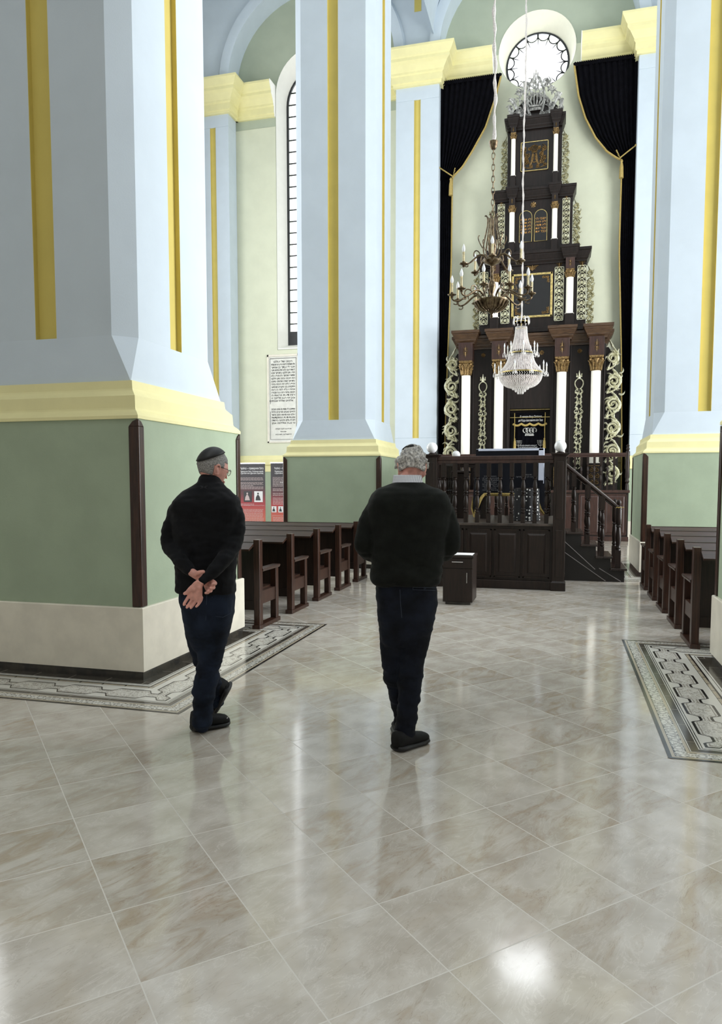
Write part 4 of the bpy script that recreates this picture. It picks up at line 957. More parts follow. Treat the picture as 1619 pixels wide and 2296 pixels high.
# niche, rods and curtain of the ark (parochet)
k = MB(); 
for z in (3.42, 3.635): k.tube([(AX-.55, 21.56, z), (AX+.55, 21.56, z)], .011, 6)
obj('brass_rod', k, GOLD, ark, smooth=True)
pc = thing('ark_curtain', (AX, 21.6, 1.4), 'black velvet curtain with silver crown and menorahs hanging in the ark doorway', 'curtain')
k = MB(); k.loft([[(AX-.42+.84*i/40, 21.66+.012*sin(i*1.1), z) for i in range(41)]+[(AX+.42-.84*i/40, 21.69+.012*sin(i*1.1), z) for i in range(41)] for z in (1.4, 2.4, 3.56)]); obj('curtain_cloth', k, VELVET, pc, smooth=True, ang=50)
k = MB(); pts = [(AX-.47+.94*i/48, 3.245-.05*abs(sin(pi*i/12))) for i in range(49)]
k.prism([(AX-.43, 3.55), (AX+.43, 3.55)]+[(x, z) for x, z in reversed(pts)], 21.6, 21.63); vl = obj('valance', k, VELVET, pc)
k = MB(); k.ribbon(pts, .055, 21.595, .01); obj('gold_fringe', k, FRINGE, vl)
k = MB(); text_into(k, 'Я завжди бачу Святиню,', AX+.03, 3.41, 21.592, width=.62, size=.09, shear=.25); text_into(k, 'де Я буду прославляти ім’я Твоє', AX+.02, 3.31, 21.592, width=.68, size=.085, shear=.25); obj('lettering', k, LETW, vl)
k = MB(); cz = 2.92
k.ribbon([(AX-.13, cz), (AX+.12, cz)], .035, 21.635, .01); k.ribbon([(AX-.12, cz+.04), (AX+.11, cz+.04)], .025, 21.635, .01)
for o_ in (-.14, -.05, .05, .14): k.ribbon([(AX+o_*.9+.06*cos(a*pi/8), cz+.14+.065*sin(a*pi/8)) for a in range(-2, 13)], .028, 21.635, .01)
obj('silver_crown', k, SILV, pc)
for sg in (-1, 1):
    k = MB(); cx = AX+sg*.31+.0; 
    for r in (.09, .06, .03): k.ribbon([(cx+r*cos(a*pi/10), 2.74+r*1.3*sin(a*pi/10)) for a in range(-10, 1)], .012, 21.635, .008)
    k.ribbon([(cx, 2.5), (cx, 2.76)], .014, 21.635, .008); k.ribbon([(cx-.06, 2.47), (cx+.06, 2.47)], .06, 21.635, .02); k.ribbon([(cx-.04, 2.42), (cx+.04, 2.42)], .04, 21.635, .02)
    for r in (-.09, -.06, -.03, 0, .03, .06, .09): k.ribbon([(cx+r, 2.75), (cx+r, 2.78)], .014, 21.635, .008)
    obj('silver_menorah', k, SILV, pc)
    k = MB(); x = AX+sg*.415
    k.tube([(x+sg*.01, 21.59, 3.55), (x, 21.58, 3.1), (x+sg*.005, 21.58, 2.82)], .011, 6); k.lathe([(.012, .3), (.03, .27), (.02, .25), (.035, .2), (.048, .0)], x, 21.58, 2.54, 10); obj('tassel', k, FRINGE, pc, smooth=True)
k = MB()
for i, s_ in enumerate(['parochet donated in memory of', 'our beloved and esteemed friend', 'Rabbi Avraham Yosef', 'Shapira z”l']): text_into(k, s_, AX-.03, 2.62-i*.052, 21.64, width=(.46, .5, .38, .22)[i], size=.05, shear=.2)
obj('lettering', k, LETW, pc)

# ------------------------------------------------------------------ stage curtains around the niche
def drape(side, label):
    """z -> inner edge x, from the photograph; tied back then falling straight"""
    xo = -3.60 if side < 0 else 1.84
    prof = ([(13.06, -1.84), (12.45, -2.01), (11.74, -2.254), (11.1, -2.63), (10.7, -2.9), (10.5, -3.12), (10.4, -3.2)] if side < 0
            else [(13.06, .166), (12.27, .29), (11.65, .482), (11.08, .768), (10.68, 1.072), (10.5, 1.3), (10.42, 1.43)])
    low = [(10.7, -3.12), (10.38, -3.2), (8, -3.21), (5, -3.30), (2.5, -3.36), (.3, -3.38)] if side < 0 else [(10.7, 1.32), (10.38, 1.47), (8, 1.46), (5, 1.59), (2.5, 1.66), (.3, 1.68)]
    c = thing('stage_curtain', (xo, 22.2, 0), label, 'curtain', 'heavy black curtains beside the ark')
    def sheet(pr, zt, nr, amp, y0):
        k = MB(); rings = []; edge = []
        for j in range(nr+1):
            z = zt+(pr[-1][0]-zt)*j/nr
            xi = pr[0][1]
            for a, b in zip(pr, pr[1:]):
                if a[0] >= z >= b[0]-1e-6: xi = a[1]+(b[1]-a[1])*(a[0]-z)/max(1e-6, a[0]-b[0]); break
            f1 = []; f2 = []; N = 64
            sag = 0
            for i in range(N+1):
                u = i/N; x = xo+(xi-xo)*u; ph = u*2*pi*(11 if amp > .03 else 7)
                yy = y0-amp*sin(ph+.4*sin(3*u+j*.12))-.03*u
                f1.append((x, yy, z)); f2.append((x, yy+.03, z))
            rings.append(f1+f2[::-1]); edge.append((f1[-1][0], f1[-1][1], z))
        k.loft(rings); return k, edge
    k, e1 = sheet(prof, 13.1, 40, .035, 22.1); up_ = obj('upper_swag', k, VELVET, c, smooth=True, ang=70)
    k, e2 = sheet(low, 10.7, 30, .022, 22.12); lo_ = obj('lower_panel', k, VELVET, c, smooth=True, ang=70)
    k = MB(); k.tube([Vector(p)+Vector((0, -.02, 0)) for p in e1], .028, 6); obj('gold_fringe', k, FRINGE, up_)
    k = MB(); k.tube([Vector(p)+Vector((0, -.02, 0)) for p in e2], .022, 6); obj('gold_fringe', k, FRINGE, lo_)
    xi = prof[-1][1]; xe = xo-side*.02
    k = MB(); k.tube([(xe, 21.95, 10.72), ((xe+xi)/2, 21.93, 10.58), (xi-side*.02, 21.95, 10.43)], .018, 6); k.ball((xe, 21.95, 10.72), .035, 8, 6)
    k.lathe([(.015, .5), (.04, .45), (.025, .42), (.05, .3), (.06, .0)], xi+side*.03, 21.97, 9.9, 10); obj('tieback_tassel', k, FRINGE, c, smooth=True)
    # ruffled heading
    k = MB(); x0, x1 = xo, prof[0][1]; k.tube([(x0+(x1-x0)*i/60, 22.06-.02*(i % 2), 13.1+.015*(i % 2)) for i in range(61)], .055, 6); obj('gathered_heading', k, VELVET, c)
    return c
drape(-1, 'black velvet curtain with gold edge swagged to the left of the ark')
drape(1, 'black velvet curtain with gold edge swagged to the right of the ark')

# ------------------------------------------------------------------ bronze chandelier
CX_, CY_ = -.915, 9.98
bc = thing('chandelier', (CX_, CY_, 4.2), 'aged bronze chandelier with two rings of electric candles, nearer the viewer', 'chandelier')
k = MB(); k.lathe([(.004, 3.72), (.02, 3.74), (.012, 3.77), (.03, 3.79), (.1, 3.81), (.17, 3.85), (.185, 3.88), (.22, 3.93), (.225, 3.945), (.2, 3.95), (.12, 3.94), (.05, 3.95), (.03, 4.0), (.02, 4.03), (.03, 4.06), (.055, 4.12), (.05, 4.16), (.02, 4.22), (.016, 4.3), (.024, 4.33), (.015, 4.38), (.03, 4.4), (.1, 4.43), (.115, 4.46), (.1, 4.48), (.04, 4.47), (.03, 4.52), (.05, 4.58), (.06, 4.64), (.03, 4.7), (.012, 4.78), (.02, 4.86), (.01, 4.9), (.012, 5.0)], CX_, CY_, 0, 20)
for a in range(20):
    an = a*pi/10; k.tube([(CX_+r*cos(an), CY_+r*sin(an), z) for r, z in ((.1, 3.805), (.17, 3.843), (.222, 3.925))], [.006, .01, .012], 5)
obj('stem', k, BRONZE, bc, smooth=True, ang=50)
k = MB()
for a in range(6):
    an = a*pi/3+.3; P = [(.03, 4.46), (.13, 4.5), (.155, 4.6), (.12, 4.72), (.06, 4.84), (.035, 4.95), (.05, 5.03), (.09, 5.05), (.1, 5.02)]
    P3 = [Vector((CX_+r*cos(an), CY_+r*sin(an), z)) for r, z in P]; k.tube(bez([tuple(P3[0])]+[tuple(p) for p in P3[1:]], 24), .009, 6)
    P = [(.13, 4.62), (.19, 4.72), (.2, 4.76), (.17, 4.78)]; k.tube(bez([(CX_+r*cos(an), CY_+r*sin(an), z) for r, z in P], 8), .007, 5)
obj('scroll_cage', k, BRONZE, bc, smooth=True)
def arm(R_, a, z0, zp, drop, r0):
    an = a-YAW+0 if False else a; ux, uy = sin(an), -cos(an)
    P = [(r0, z0), (r0+(R_-r0)*.35, z0+.16), (r0+(R_-r0)*.5, z0-.02), (r0+(R_-r0)*.72, z0-drop*1.6), (R_+.01, z0-drop*1.2), (R_, zp-.01)]
    k = MB(); k.tube(bez([(CX_+r*ux, CY_+r*uy, z) for r, z in P], 22), [.013]*12+[.011]*11, 7)
    P = [(r0+(R_-r0)*.3, z0+.07), (r0+(R_-r0)*.45, z0+.15), (r0+(R_-r0)*.62, z0+.09), (r0+(R_-r0)*.55, z0+.03)]; k.tube(bez([(CX_+r*ux, CY_+r*uy, z) for r, z in P], 10), .008, 6)
    P = [(R_*.88, z0-drop*.9), (R_*.78, z0-drop*1.6), (R_*.9, z0-drop*2.0), (R_*.96, z0-drop*1.5)]; k.tube(bez([(CX_+r*ux, CY_+r*uy, z) for r, z in P], 10), .007, 6)
    k.lathe([(.01, -.03), (.02, -.02), (.012, -.01), (.035, 0), (.056, .012), (.058, .018), (.03, .014), (.018, .03), (.02, .045)], CX_+R_*ux, CY_+R_*uy, zp, 14)
    o = obj('arm', k, BRONZE, bc, smooth=True)
    x, y = CX_+R_*ux, CY_+R_*uy
    k = MB(); k.lathe([(.0155, .03), (.0155, .15), (.018, .15), (.014, .165)], x, y, zp, 12); c_ = obj('candle_sleeve', k, CANDLE, bc, smooth=True)
    k = MB(); k.lathe([(.012, .16), (.02, .185), (.022, .205), (.015, .235), (.005, .26), (.001, .268)], x, y, zp, 12); obj('bulb', k, BULB, c_, smooth='all')
for i in range(10): arm(.52, i*2*pi/10+.31+YAW-.05, 3.99, 4.015, .05, .14)
for i in range(5): arm(.385, i*2*pi/5-.17+YAW, 4.47, 4.39, .06, .07)
k = MB()
z = 5.02; i = 0
while z < 5.86:
    a = (i % 2)*pi/2; R_ = Matrix.Translation((CX_, CY_, z+.035)) @ Matrix.Rotation(a, 4, 'Z'); P = [R_ @ Vector((.02*cos(q*pi/6), 0, .046*sin(q*pi/6))) for q in range(13)]
    k.tube(P, .0055, 5); z += .073; i += 1
k.lathe([(.01, 5.86), (.03, 5.87), (.048, 5.9), (.056, 5.94), (.06, 5.965), (.01, 5.97)], CX_, CY_, 0, 12)
obj('chain', k, BRONZE, bc, smooth=True)
k = MB(); P = [(CX_+.007*sin(j*.9)+.012*sin(j*.17), CY_+.007*cos(j*1.3), 5.97+j*.06) for j in range(int((ZC-5.97)/.06)+1)]
k.tube(P, [.019+.007*sin(j*1.7)+.004*sin(j*.8) for j in range(len(P))], 7); obj('wrapped_cord', k, ROPE, bc, smooth=True)

# ------------------------------------------------------------------ crystal chandelier
KX, KY = -.915, 17.3
cc = thing('crystal_chandelier', (KX, KY, 4.0), 'white crystal bead chandelier hanging farther off in front of the ark', 'chandelier')
def kz(py): v = ray(1168, py); return EYE+v.z*(KY/v.y)
sp_ = KY*1.0/ (F*cos(YAW))*1.0
def pr_px(r): return r*KY*cos(YAW)/F*1.035
ring = [(16, 722), (11, 742), (24, 789), (27, 794), (45, 836), (46, 842), (30, 868), (15, 872), (9, 880), (4, 884)]
k = MB()
def strand(P0, P1, sag, n_, s):
    for j in range(n_):
        t_ = j/(n_-1); p = Vector(P0).lerp(Vector(P1), t_); q = sag*sin(pi*t_); p -= Vector((p.x-KX, p.y-KY, 0)).normalized()*q if Vector((p.x-KX, p.y-KY, 0)).length > 1e-6 else Vector()
        k.add([p+Vector(d)*s for d in ((1, 0, 0), (-1, 0, 0), (0, 1, 0), (0, -1, 0), (0, 0, 1.25), (0, 0, -1.25))], [(0, 2, 4), (2, 1, 4), (1, 3, 4), (3, 0, 4), (2, 0, 5), (1, 2, 5), (3, 1, 5), (0, 3, 5)])
def ringpt(r, a, z): return (KX+pr_px(r)*cos(a), KY+pr_px(r)*sin(a), z)
for a in range(34):
    an = a*2*pi/34; strand(ringpt(12, an, kz(734)), ringpt(24, an, kz(789)), .03, 26, .0095)
for a in range(52):
    an = a*2*pi/52; strand(ringpt(26, an, kz(796)), ringpt(46, an, kz(834)), .05, 20, .0105)
for a in range(56):
    an = a*2*pi/56
    for j in range(18):
        t_ = j/17; r = 46*cos(t_*pi/2*.78); z = kz(840)+(kz(869)-kz(840))*sin(t_*pi/2); p = Vector(ringpt(r, an+.03*(j % 2), z)); s = .0115
        k.add([p+Vector(d)*s for d in ((1, 0, 0), (-1, 0, 0), (0, 1, 0), (0, -1, 0), (0, 0, 1.25), (0, 0, -1.25))], [(0, 2, 4), (2, 1, 4), (1, 3, 4), (3, 0, 4), (2, 0, 5), (1, 2, 5), (3, 1, 5), (0, 3, 5)])
for r, y0 in ((17, 868), (11, 873), (6, 878)):
    for a in range(int(r*1.6)):
        p = ringpt(r, a*2*pi/int(r*1.6), kz(y0+1)); k.lathe([(.002, -.05), (.014, -.03), (.01, .01), (.002, .03)], p[0], p[1], p[2], 5)
bs = obj('crystal_strands', k, CRYS, cc); bs['kind'] = 'stuff'
k = MB(); k.lathe([(pr_px(12), kz(869)), (pr_px(30), kz(866)), (pr_px(43), kz(846)), (pr_px(40), kz(846)), (pr_px(20), kz(862)), (.01, kz(864))], KX, KY, 0, 24)
k.lathe([(pr_px(9), kz(736)), (pr_px(18), kz(785)), (pr_px(17), kz(786)), (pr_px(8), kz(737))], KX, KY, 0, 16); k.lathe([(pr_px(20), kz(797)), (pr_px(38), kz(834)), (pr_px(36), kz(834)), (pr_px(18), kz(798))], KX, KY, 0, 20); obj('glass_lining', k, mat('milky_crystal', rgb(226, 216, 213), .2, .0, scale=26, col2=rgb(140, 128, 124), stretch=(1, 1, .12)), cc, smooth=True)
k = MB()
for r, y0, h in ((25, 792, .03), (46, 837, .035), (15, 722, .03), (11, 738, .03)):
    h *= .6; k.lathe([(pr_px(r)*.94, 0), (pr_px(r)*1.02, 0), (pr_px(r)*1.02, h), (pr_px(r)*.94, h), (pr_px(r)*.94, 0)], KX, KY, kz(y0)-h/2, 28)
k.tube([(KX, KY, kz(870)), (KX, KY, kz(715))], .012, 6)
obj('brass_rings', k, GOLD, cc, smooth=True, ang=40)
def karm(r, a, y0):
    p = Vector(ringpt(r, a, kz(y0))); q = Vector(ringpt(r-11, a, kz(y0)-.02))
    k = MB(); k.tube(bez([tuple(q), ((p.x+q.x)/2, (p.y+q.y)/2, q.z-.09), (p.x, p.y, p.z-.04), tuple(p)], 8), .008, 5); k.lathe([(.01, 0), (.035, .01), (.02, .02), (.016, .03)], p.x, p.y, p.z, 8)
    for b in range(5):
        an = b*2*pi/5; k.lathe([(.002, -.09), (.013, -.06), (.006, -.03), (.002, 0)], p.x+.04*cos(an), p.y+.04*sin(an), p.z+.005, 5)
    o = obj('candle_arm', k, CRYS, cc, smooth=True)
    k = MB(); k.lathe([(.014, .02), (.014, .14)], p.x, p.y, p.z, 8); c_ = obj('candle_sleeve', k, IVORY, cc, smooth=True)
    k = MB(); k.lathe([(.012, .14), (.019, .17), (.014, .2), (.003, .24)], p.x, p.y, p.z, 8); obj('bulb', k, BULB, c_, smooth='all')
for i in range(8): karm(35, i*pi/4+.2, 793)
for i in range(10): karm(55, i*2*pi/10+.15, 837)
k = MB()
for a in range(12):
    an = a*pi/6; p = ringpt(17, an, kz(718)); k.lathe([(.002, -.1), (.014, -.05), (.008, .0)], p[0], p[1], p[2], 5); k.tube(bez([p, (p[0]*1.0, p[1], p[2]+.12), ringpt(8, an, kz(714))], 6), .007, 5)
obj('crystal_coronet', k, CRYS, cc, smooth=True)
k = MB(); z0 = kz(716); P = [(KX+.006*sin(j*.8)+.012*sin(j*.11), KY+.006*cos(j*1.1), z0+j*.08) for j in range(int((ZC-z0)/.08)+1)]
k.tube(P, [.019+.006*sin(j*1.9) for j in range(len(P))], 7); obj('wrapped_cord', k, ROPE, cc, smooth=True)
# ------------------------------------------------------------------ people
def nrm(*a): return Vector(a).normalized()
Rv = Vector((cos(YAW), sin(YAW), 0)); Fv = _h; Zv = Vector((0, 0, 1))
def seg_ring(c, hw, hd, n=20, ax=Rv, ay=Fv, e=2.3):
    out = []
    for j in range(n):
        a = 2*pi*j/n; ca, sa = cos(a), sin(a)
        out.append(c + ax*(hw*(abs(ca)**(2/e))*(1 if ca >= 0 else -1)) + ay*(hd*(abs(sa)**(2/e))*(1 if sa >= 0 else -1)))
    return out
def body_loft(k, rows, e=2.3, n=20):       # rows: (y_px, xl, xr, distance of centre, half depth m)
    k.loft([seg_ring(atd((a+b)/2, y, d), (b-a)/2*d/F, hd, n, e=e) for y, a, b, d, hd in rows])
def limb(k, pts, n=12):                    # pts: (x, y, d, radius px[, squash])
    P = [atd(x, y, d) for x, y, d, r in pts]; R_ = [r*d/F for x, y, d, r in pts]
    # resample smoothly
    Q = []; RR = []
    m_ = len(P)
    for i in range(m_-1):
        p0 = P[max(i-1, 0)]; p1 = P[i]; p2 = P[i+1]; p3 = P[min(i+2, m_-1)]
        for s in range(5):
            t = s/5; Q.append(.5*((2*p1)+(p2-p0)*t+(2*p0-5*p1+4*p2-p3)*t*t+(3*p1-p0-3*p2+p3)*t**3)); RR.append(R_[i]+(R_[i+1]-R_[i])*t)
    Q.append(P[-1]); RR.append(R_[-1]); k.tube(Q, RR, n)
    k.ball(Q[0], RR[0]*.97, 12, 8); k.ball(Q[-1], RR[-1]*.97, 12, 8)
def head_pts(c, yaw, pitch, s, grow=0.0, keep=None, n=32, m=24, roll=0):
    """head surface; local x right, y face-forward, z up"""
    M = Matrix.Translation(c) @ Matrix.Rotation(yaw, 4, 'Z') @ Matrix.Rotation(pitch, 4, 'X') @ Matrix.Rotation(roll, 4, 'Y') @ Matrix.Scale(s, 4)
    rings = []
    for i in range(m+1):
        ph = -pi/2+pi*i/m; cz = sin(ph); cr = max(cos(ph), .02); row = []
        for j in range(n):
            a = 2*pi*j/n; ux, uy = cos(a)*cr, sin(a)*cr
            X = ux*.076; Y = uy*.097; Z = cz*.118
            if cz < 0:
                t = -cz; X *= 1-.26*t**1.4; 
                if uy < 0: Y *= 1-.38*t; Z *= 1-.18*(-uy)
                else: Y *= 1+.02*t
            else:
                if uy < 0: Y *= 1.04; 
            if uy > .8 and abs(cz) < .25: Y -= .004*(1-abs(cz)/.25)            # eye line
            g = grow(ux, uy, cz) if callable(grow) else grow
            L = Vector((X, Y, Z)); L += L.normalized()*g if g else Vector()
            row.append(M @ L)
        rings.append(row)
    return rings, M
def add_head(k, c, yaw, pitch, s, ear=1.0):
    rings, M = head_pts(c, yaw, pitch, s); k.loft(rings)
    k.loft([[M @ Vector((x*w_, y, z)) for x in (-1, 1)]+[M @ Vector((0, y+.006, z))] for z, y, w_ in ((-.028, .088, .006), (-.036, .112, .014), (-.03, .106, .012), (.0, .098, .008), (.022, .09, .007))])   # nose
    for sg in (-1, 1):
        P = [M @ Vector((sg*(.074+.006*sin(t)), -.008-.018*cos(t)*.9, -.012+.03*sin(t))) for t in [2*pi*q/12 for q in range(13)]]
        P = [M @ Vector((sg*.076, -.01, -.012)).lerp((M.inverted() @ p), ear) for p in P]; k.tube(P, .0062*s*ear, 6)
        k.ball(M @ Vector((sg*.074, -.008, -.012)), .016*s, 8, 6, (.45, 1, 1.6)); k.ball(M @ Vector((sg*.073, -.002, -.038)), .009*s, 8, 6)
        k.ball(M @ Vector((sg*.03, .082, .004)), .013*s, 8, 6)
        k.tube([M @ Vector((sg*x, .094-abs(x)*.35, .02)) for x in (.012, .03, .045)], .004*s, 5)
    k.tube([M @ Vector((x, .096-abs(x)*.4, -.062)) for x in (-.024, 0, .024)], .006*s, 6)
    k.tube([M @ Vector((x, .095-abs(x)*.4, -.071)) for x in (-.02, 0, .02)], .006*s, 6)
    k.ball(M @ Vector((0, .078, -.1)), .02*s, 8, 6)
    return M
def hair_mesh(k, c, yaw, pitch, s, cond, thick, rough, seed=0):
    def g(ux, uy, cz): return thick
    rings, M = head_pts(c, yaw, pitch, s, thick, n=56, m=40); base, _ = head_pts(c, yaw, pitch, s, -.004, n=56, m=40)
    n = 56; m = 40; vid = {}
    def ok(i, j):
        ph = -pi/2+pi*(i+.5)/m; a = 2*pi*(j+.5)/n; return cond(cos(a)*cos(ph), sin(a)*cos(ph), sin(ph))
    fs = []; vs = []
    def V(i, j, o):
        key = (i, j % n, o)
        if key not in vid:
            p = Vector((rings if o else base)[i][j % n])
            if o: d = (p-c).normalized(); p += d*rough*(noise.noise(p*34)+.5*noise.noise(p*80))
            vid[key] = len(vs); vs.append(p)
        return vid[key]
    for i in range(m):
        for j in range(n):
            if not ok(i, j): continue
            fs.append((V(i, j, 1), V(i, j+1, 1), V(i+1, j+1, 1), V(i+1, j, 1))); fs.append((V(i, j, 0), V(i+1, j, 0), V(i+1, j+1, 0), V(i, j+1, 0)))
            for di, dj, a, b in ((-1, 0, (i, j), (i, j+1)), (1, 0, (i+1, j+1), (i+1, j)), (0, -1, (i+1, j), (i, j)), (0, 1, (i, j+1), (i+1, j+1))):
                if not (0 <= i+di < m) or not ok(i+di, (j+dj) % n):
                    fs.append((V(*a, 1), V(*a, 0), V(*b, 0), V(*b, 1)))
    k.add(vs, fs)
def cap_mesh(k, c, yaw, pitch, s, tilt, lo, puff):
    rings, M = head_pts(c, yaw, pitch, s, lambda x, y, z: .012+puff*max(0, z), n=48, m=48)
    base, _ = head_pts(c, yaw, pitch, s, .006, n=48, m=48)
    A = Vector((0, -sin(tilt), cos(tilt)))
    n = 48; out = []
    R3 = Matrix.Rotation(tilt, 4, 'X')
    prof = []
    for q in range(9):
        th = lo*q/8; row = []
        for j in range(n):
            a = 2*pi*j/n; d = R3 @ Vector((sin(th)*cos(a), sin(th)*sin(a), cos(th)))
            X, Y, Z = d.x*.076, d.y*.099, d.z*.118
            L = Vector((X, Y, Z)); L += L.normalized()*(.0125+puff*cos(th*1.2)+.0012*abs(cos(2*a))*(q/8))
            row.append(M @ L)
        prof.append(row)
    inner = [[M @ ((M.inverted() @ p)*.975) for p in r] for r in prof]
    k.loft(prof[::-1]+inner, cap=True)
def shoe_mesh(heel, toe, hgt=.11, wd_=.1, up=Zv):
    ax = (toe-heel); L = ax.length; ax.normalize(); sd = ax.cross(up).normalized(); upv = sd.cross(ax).normalized()
    k = MB(); s_ = MB()
    P = [(0, .30, .62), (.03, .40, .95), (.12, .46, 1.0), (.25, .46, .98), (.38, .45, .80), (.5, .47, .66), (.65, .52, .56), (.8, .53, .50), (.92, .45, .42), (.985, .28, .26), (1.0, .15, .18)]
    def r_(t, w_, h0, h1, n=14):
        out = []
        for j in range(n):
            a = 2*pi*j/n; ca, sa = cos(a), sin(a)
            out.append(heel+ax*(t*L)+sd*(w_*wd_*(abs(ca)**.75)*(1 if ca >= 0 else -1))+upv*((h0+h1)/2+(h1-h0)/2*(abs(sa)**.8)*(1 if sa >= 0 else -1)))
        return out
    k.loft([r_(t, w_, .018, .02+hgt*h) for t, w_, h in P])
    s_.loft([r_(t, w_*1.1+.02, -.0+.012*max(0, (t-.82)*5)**2+.012*max(0, .08-t)*8, .034+.006*(t < .3)) for t, w_, h in P])
    return k, s_
def cloth(k_): 
    return lambda p: .0045*k_*noise.noise(Vector((p.x*9, p.y*9, p.z*16)))+.003*k_*noise.noise(Vector((p.x*22, p.y*22, p.z*40)))
def fold(p, c, w_, a): return a*math.exp(-((p-c).length/w_)**2)

# ---- man with hands behind his back
D = 4.52
m1 = thing('person', tuple(flo(462, 1640)), 'man in black half-zip top, blue jeans and black skullcap, hands clasped behind his back', 'person')
HC = atd(477, 1050, D+.03); HY_, HP = YAW-.85, -.28
neck = [(470, 1070, D+.02, 21), (474, 1088, D+.0, 22), (468, 1110, D-.02, 27)]
# body: one continuous skin surface
k = MB(); add_head(k, HC, HY_, HP, 1.0)
limb(k, neck)
body_loft(k, [(1112, 425, 505, D, .07), (1150, 400, 530, D, .1), (1200, 402, 528, D, .11), (1260, 405, 520, D, .11), (1320, 406, 518, D, .1), (1370, 416, 512, D, .1)])
LA = [(402, 1145, D-.02, 19), (385, 1184, D-.02, 16), (379, 1222, D-.04, 13), (404, 1256, D-.15, 12), (430, 1283, D-.22, 9.5)]
RA = [(524, 1145, D-.02, 17), (530, 1177, D-.03, 15), (526, 1212, D-.06, 13), (496, 1263, D-.19, 12), (452, 1303, D-.27, 9.0)]
limb(k, LA); limb(k, RA)
# left hand: back of hand, passing under the right forearm, fingers curled over it
limb(k, [(430, 1283, D-.22, 9.5), (441, 1290, D-.235, 9.5), (452, 1296, D-.23, 10.5), (464, 1305, D-.22, 10)])
for (x0, y0, xm, ym, x1, y1, r) in ((462, 1297, 474, 1301, 483, 1308, 4.3), (464, 1303, 472, 1309, 479, 1317, 4.5), (462, 1309, 467, 1315, 473, 1324, 4.2), (460, 1313, 463, 1320, 467, 1328, 3.6)):
    limb(k, [(x0, y0, D-.2, r), (xm, ym, D-.235, r), (x1, y1, D-.285, r), (x1-6, y1+1.5, D-.315, r*.85)])
limb(k, [(437, 1290, D-.25, 5), (445, 1284, D-.27, 5), (456, 1282, D-.275, 4.3)])
# right hand: palm open towards the viewer
PD = D-.285
k.loft([seg_ring(atd(x, y, PD+dd), w_*PD/F, t_, 12, ax=(Rv*1.0-Zv*.55).normalized(), ay=Fv, e=2.6) for x, y, w_, t_, dd in ((450, 1304, 9, .018, 0), (444, 1311, 11.5, .018, 0), (441, 1320, 15, .017, .0), (439, 1330, 17, .016, .0), (435, 1340, 16.5, .014, .0), (433, 1345, 15, .011, .0))])
k.ball(atd(447, 1318, PD-.004), .018, 10, 8); k.ball(atd(434, 1322, PD-.006), .019, 10, 8)
for pts in (((425, 1334, 4.8), (419, 1344, 4.5), (414, 1352, 4.2), (412.5, 1356, 3.6)), ((432.5, 1341, 4.6), (427, 1350, 4.5), (421, 1359, 4.2), (419, 1362, 3.7)), ((442, 1343, 4.6), (437, 1351, 4.4), (430, 1360, 4.2), (428, 1363, 3.6)), ((452, 1340, 4.4), (450, 1347, 4.2), (444, 1356, 3.9), (440, 1360, 3.4))):
    limb(k, [(pts[0][0], pts[0][1], PD, pts[0][2]*.88), (pts[1][0], pts[1][1], PD-.004, pts[1][2]*.86), (pts[2][0], pts[2][1], PD-.012, pts[2][2]*.86), (pts[3][0], pts[3][1], PD-.018, pts[3][2]*.85)], 10)
limb(k, [(436, 1314, PD, 7), (428, 1320, PD-.008, 6), (420, 1328, PD-.012, 4.8), (414, 1331, PD-.014, 3.8)], 10)
limb(k, [(442, 1370, D+.03, 18), (441, 1410, D+.05, 15), (447, 1450, D+.07, 14), (460, 1490, D+.1, 13), (474, 1525, D+.16, 12), (482, 1550, D+.22, 11), (488, 1576, D+.27, 10)])
limb(k, [(482, 1370, D, 26), (474, 1450, D+.02, 20), (462, 1540, D, 15), (452, 1605, D-.02, 12), (455, 1625, D-.02, 12)])
bd = fused('body', k, SKIN, m1, .0032, 2)
# top
k = MB()
limb(k, [(470, 1079, D+.01, 26), (468, 1098, D-.01, 30)])
body_loft(k, [(1082, 446, 500, D, .075), (1091, 430, 507, D-.01, .085), (1102, 409, 521, D-.015, .105), (1112, 396, 531, D-.02, .125), (1124, 387.5, 538.5, D-.025, .135), (1140, 382, 542, D-.025, .14), (1165, 384, 541, D-.01, .145), (1210, 389, 538, D, .15), (1255, 393, 531, D, .14), (1290, 395, 527, D, .14), (1322, 395, 529, D, .145), (1328, 397, 528, D, .14)], e=2.5, n=28)
limb(k, [(x, y, d, r+dr) for (x, y, d, r), dr in zip(LA, (5, 5.5, 5.5, 5.5, 3.5))][:-1]+[(427, 1280, D-.215, 12.5)])
limb(k, [(x, y, d, r+dr) for (x, y, d, r), dr in zip(RA, (5, 5.5, 6.5, 6, 3.5))][:-1]+[(461, 1297, D-.262, 12.0), (455, 1302, D-.27, 11.5)])
top = fused('half_zip_top', k, KNIT, m1, .008, 5, cloth(1.6))
k = MB(); bx = atd(457, 1092, D-.118)
lg = MB()
for sg in (-1, 1):
    P = [atd(457+sg*x, 1092.5+y, D-.107-.0) for x, y in ((1, 0), (4, -2.6), (8.5, -3.2), (5, -1.0), (1, 0.0))]
    P2 = [atd(457+sg*x, 1092.5+y, D-.107) for x, y in ((1, 0), (4, 2.6), (8.5, 3.2), (5, 1.0), (1, 0.0))]
    lg.tube(P, .0016, 4); lg.tube(P2, .0016, 4)
obj('embroidered_emblem', lg, mat('charcoal_thread', rgb(44, 45, 50), .6, var=0), top)
k = MB()
body_loft(k, [(1300, 401, 524, D, .115), (1325, 401, 527, D, .13), (1350, 404, 527, D-.005, .14), (1375, 409, 525, D-.005, .14), (1398, 412, 521, D, .135), (1425, 418, 514, D, .11), (1450, 430, 503, D, .07), (1470, 445, 490, D, .02)], e=2.4, n=28)
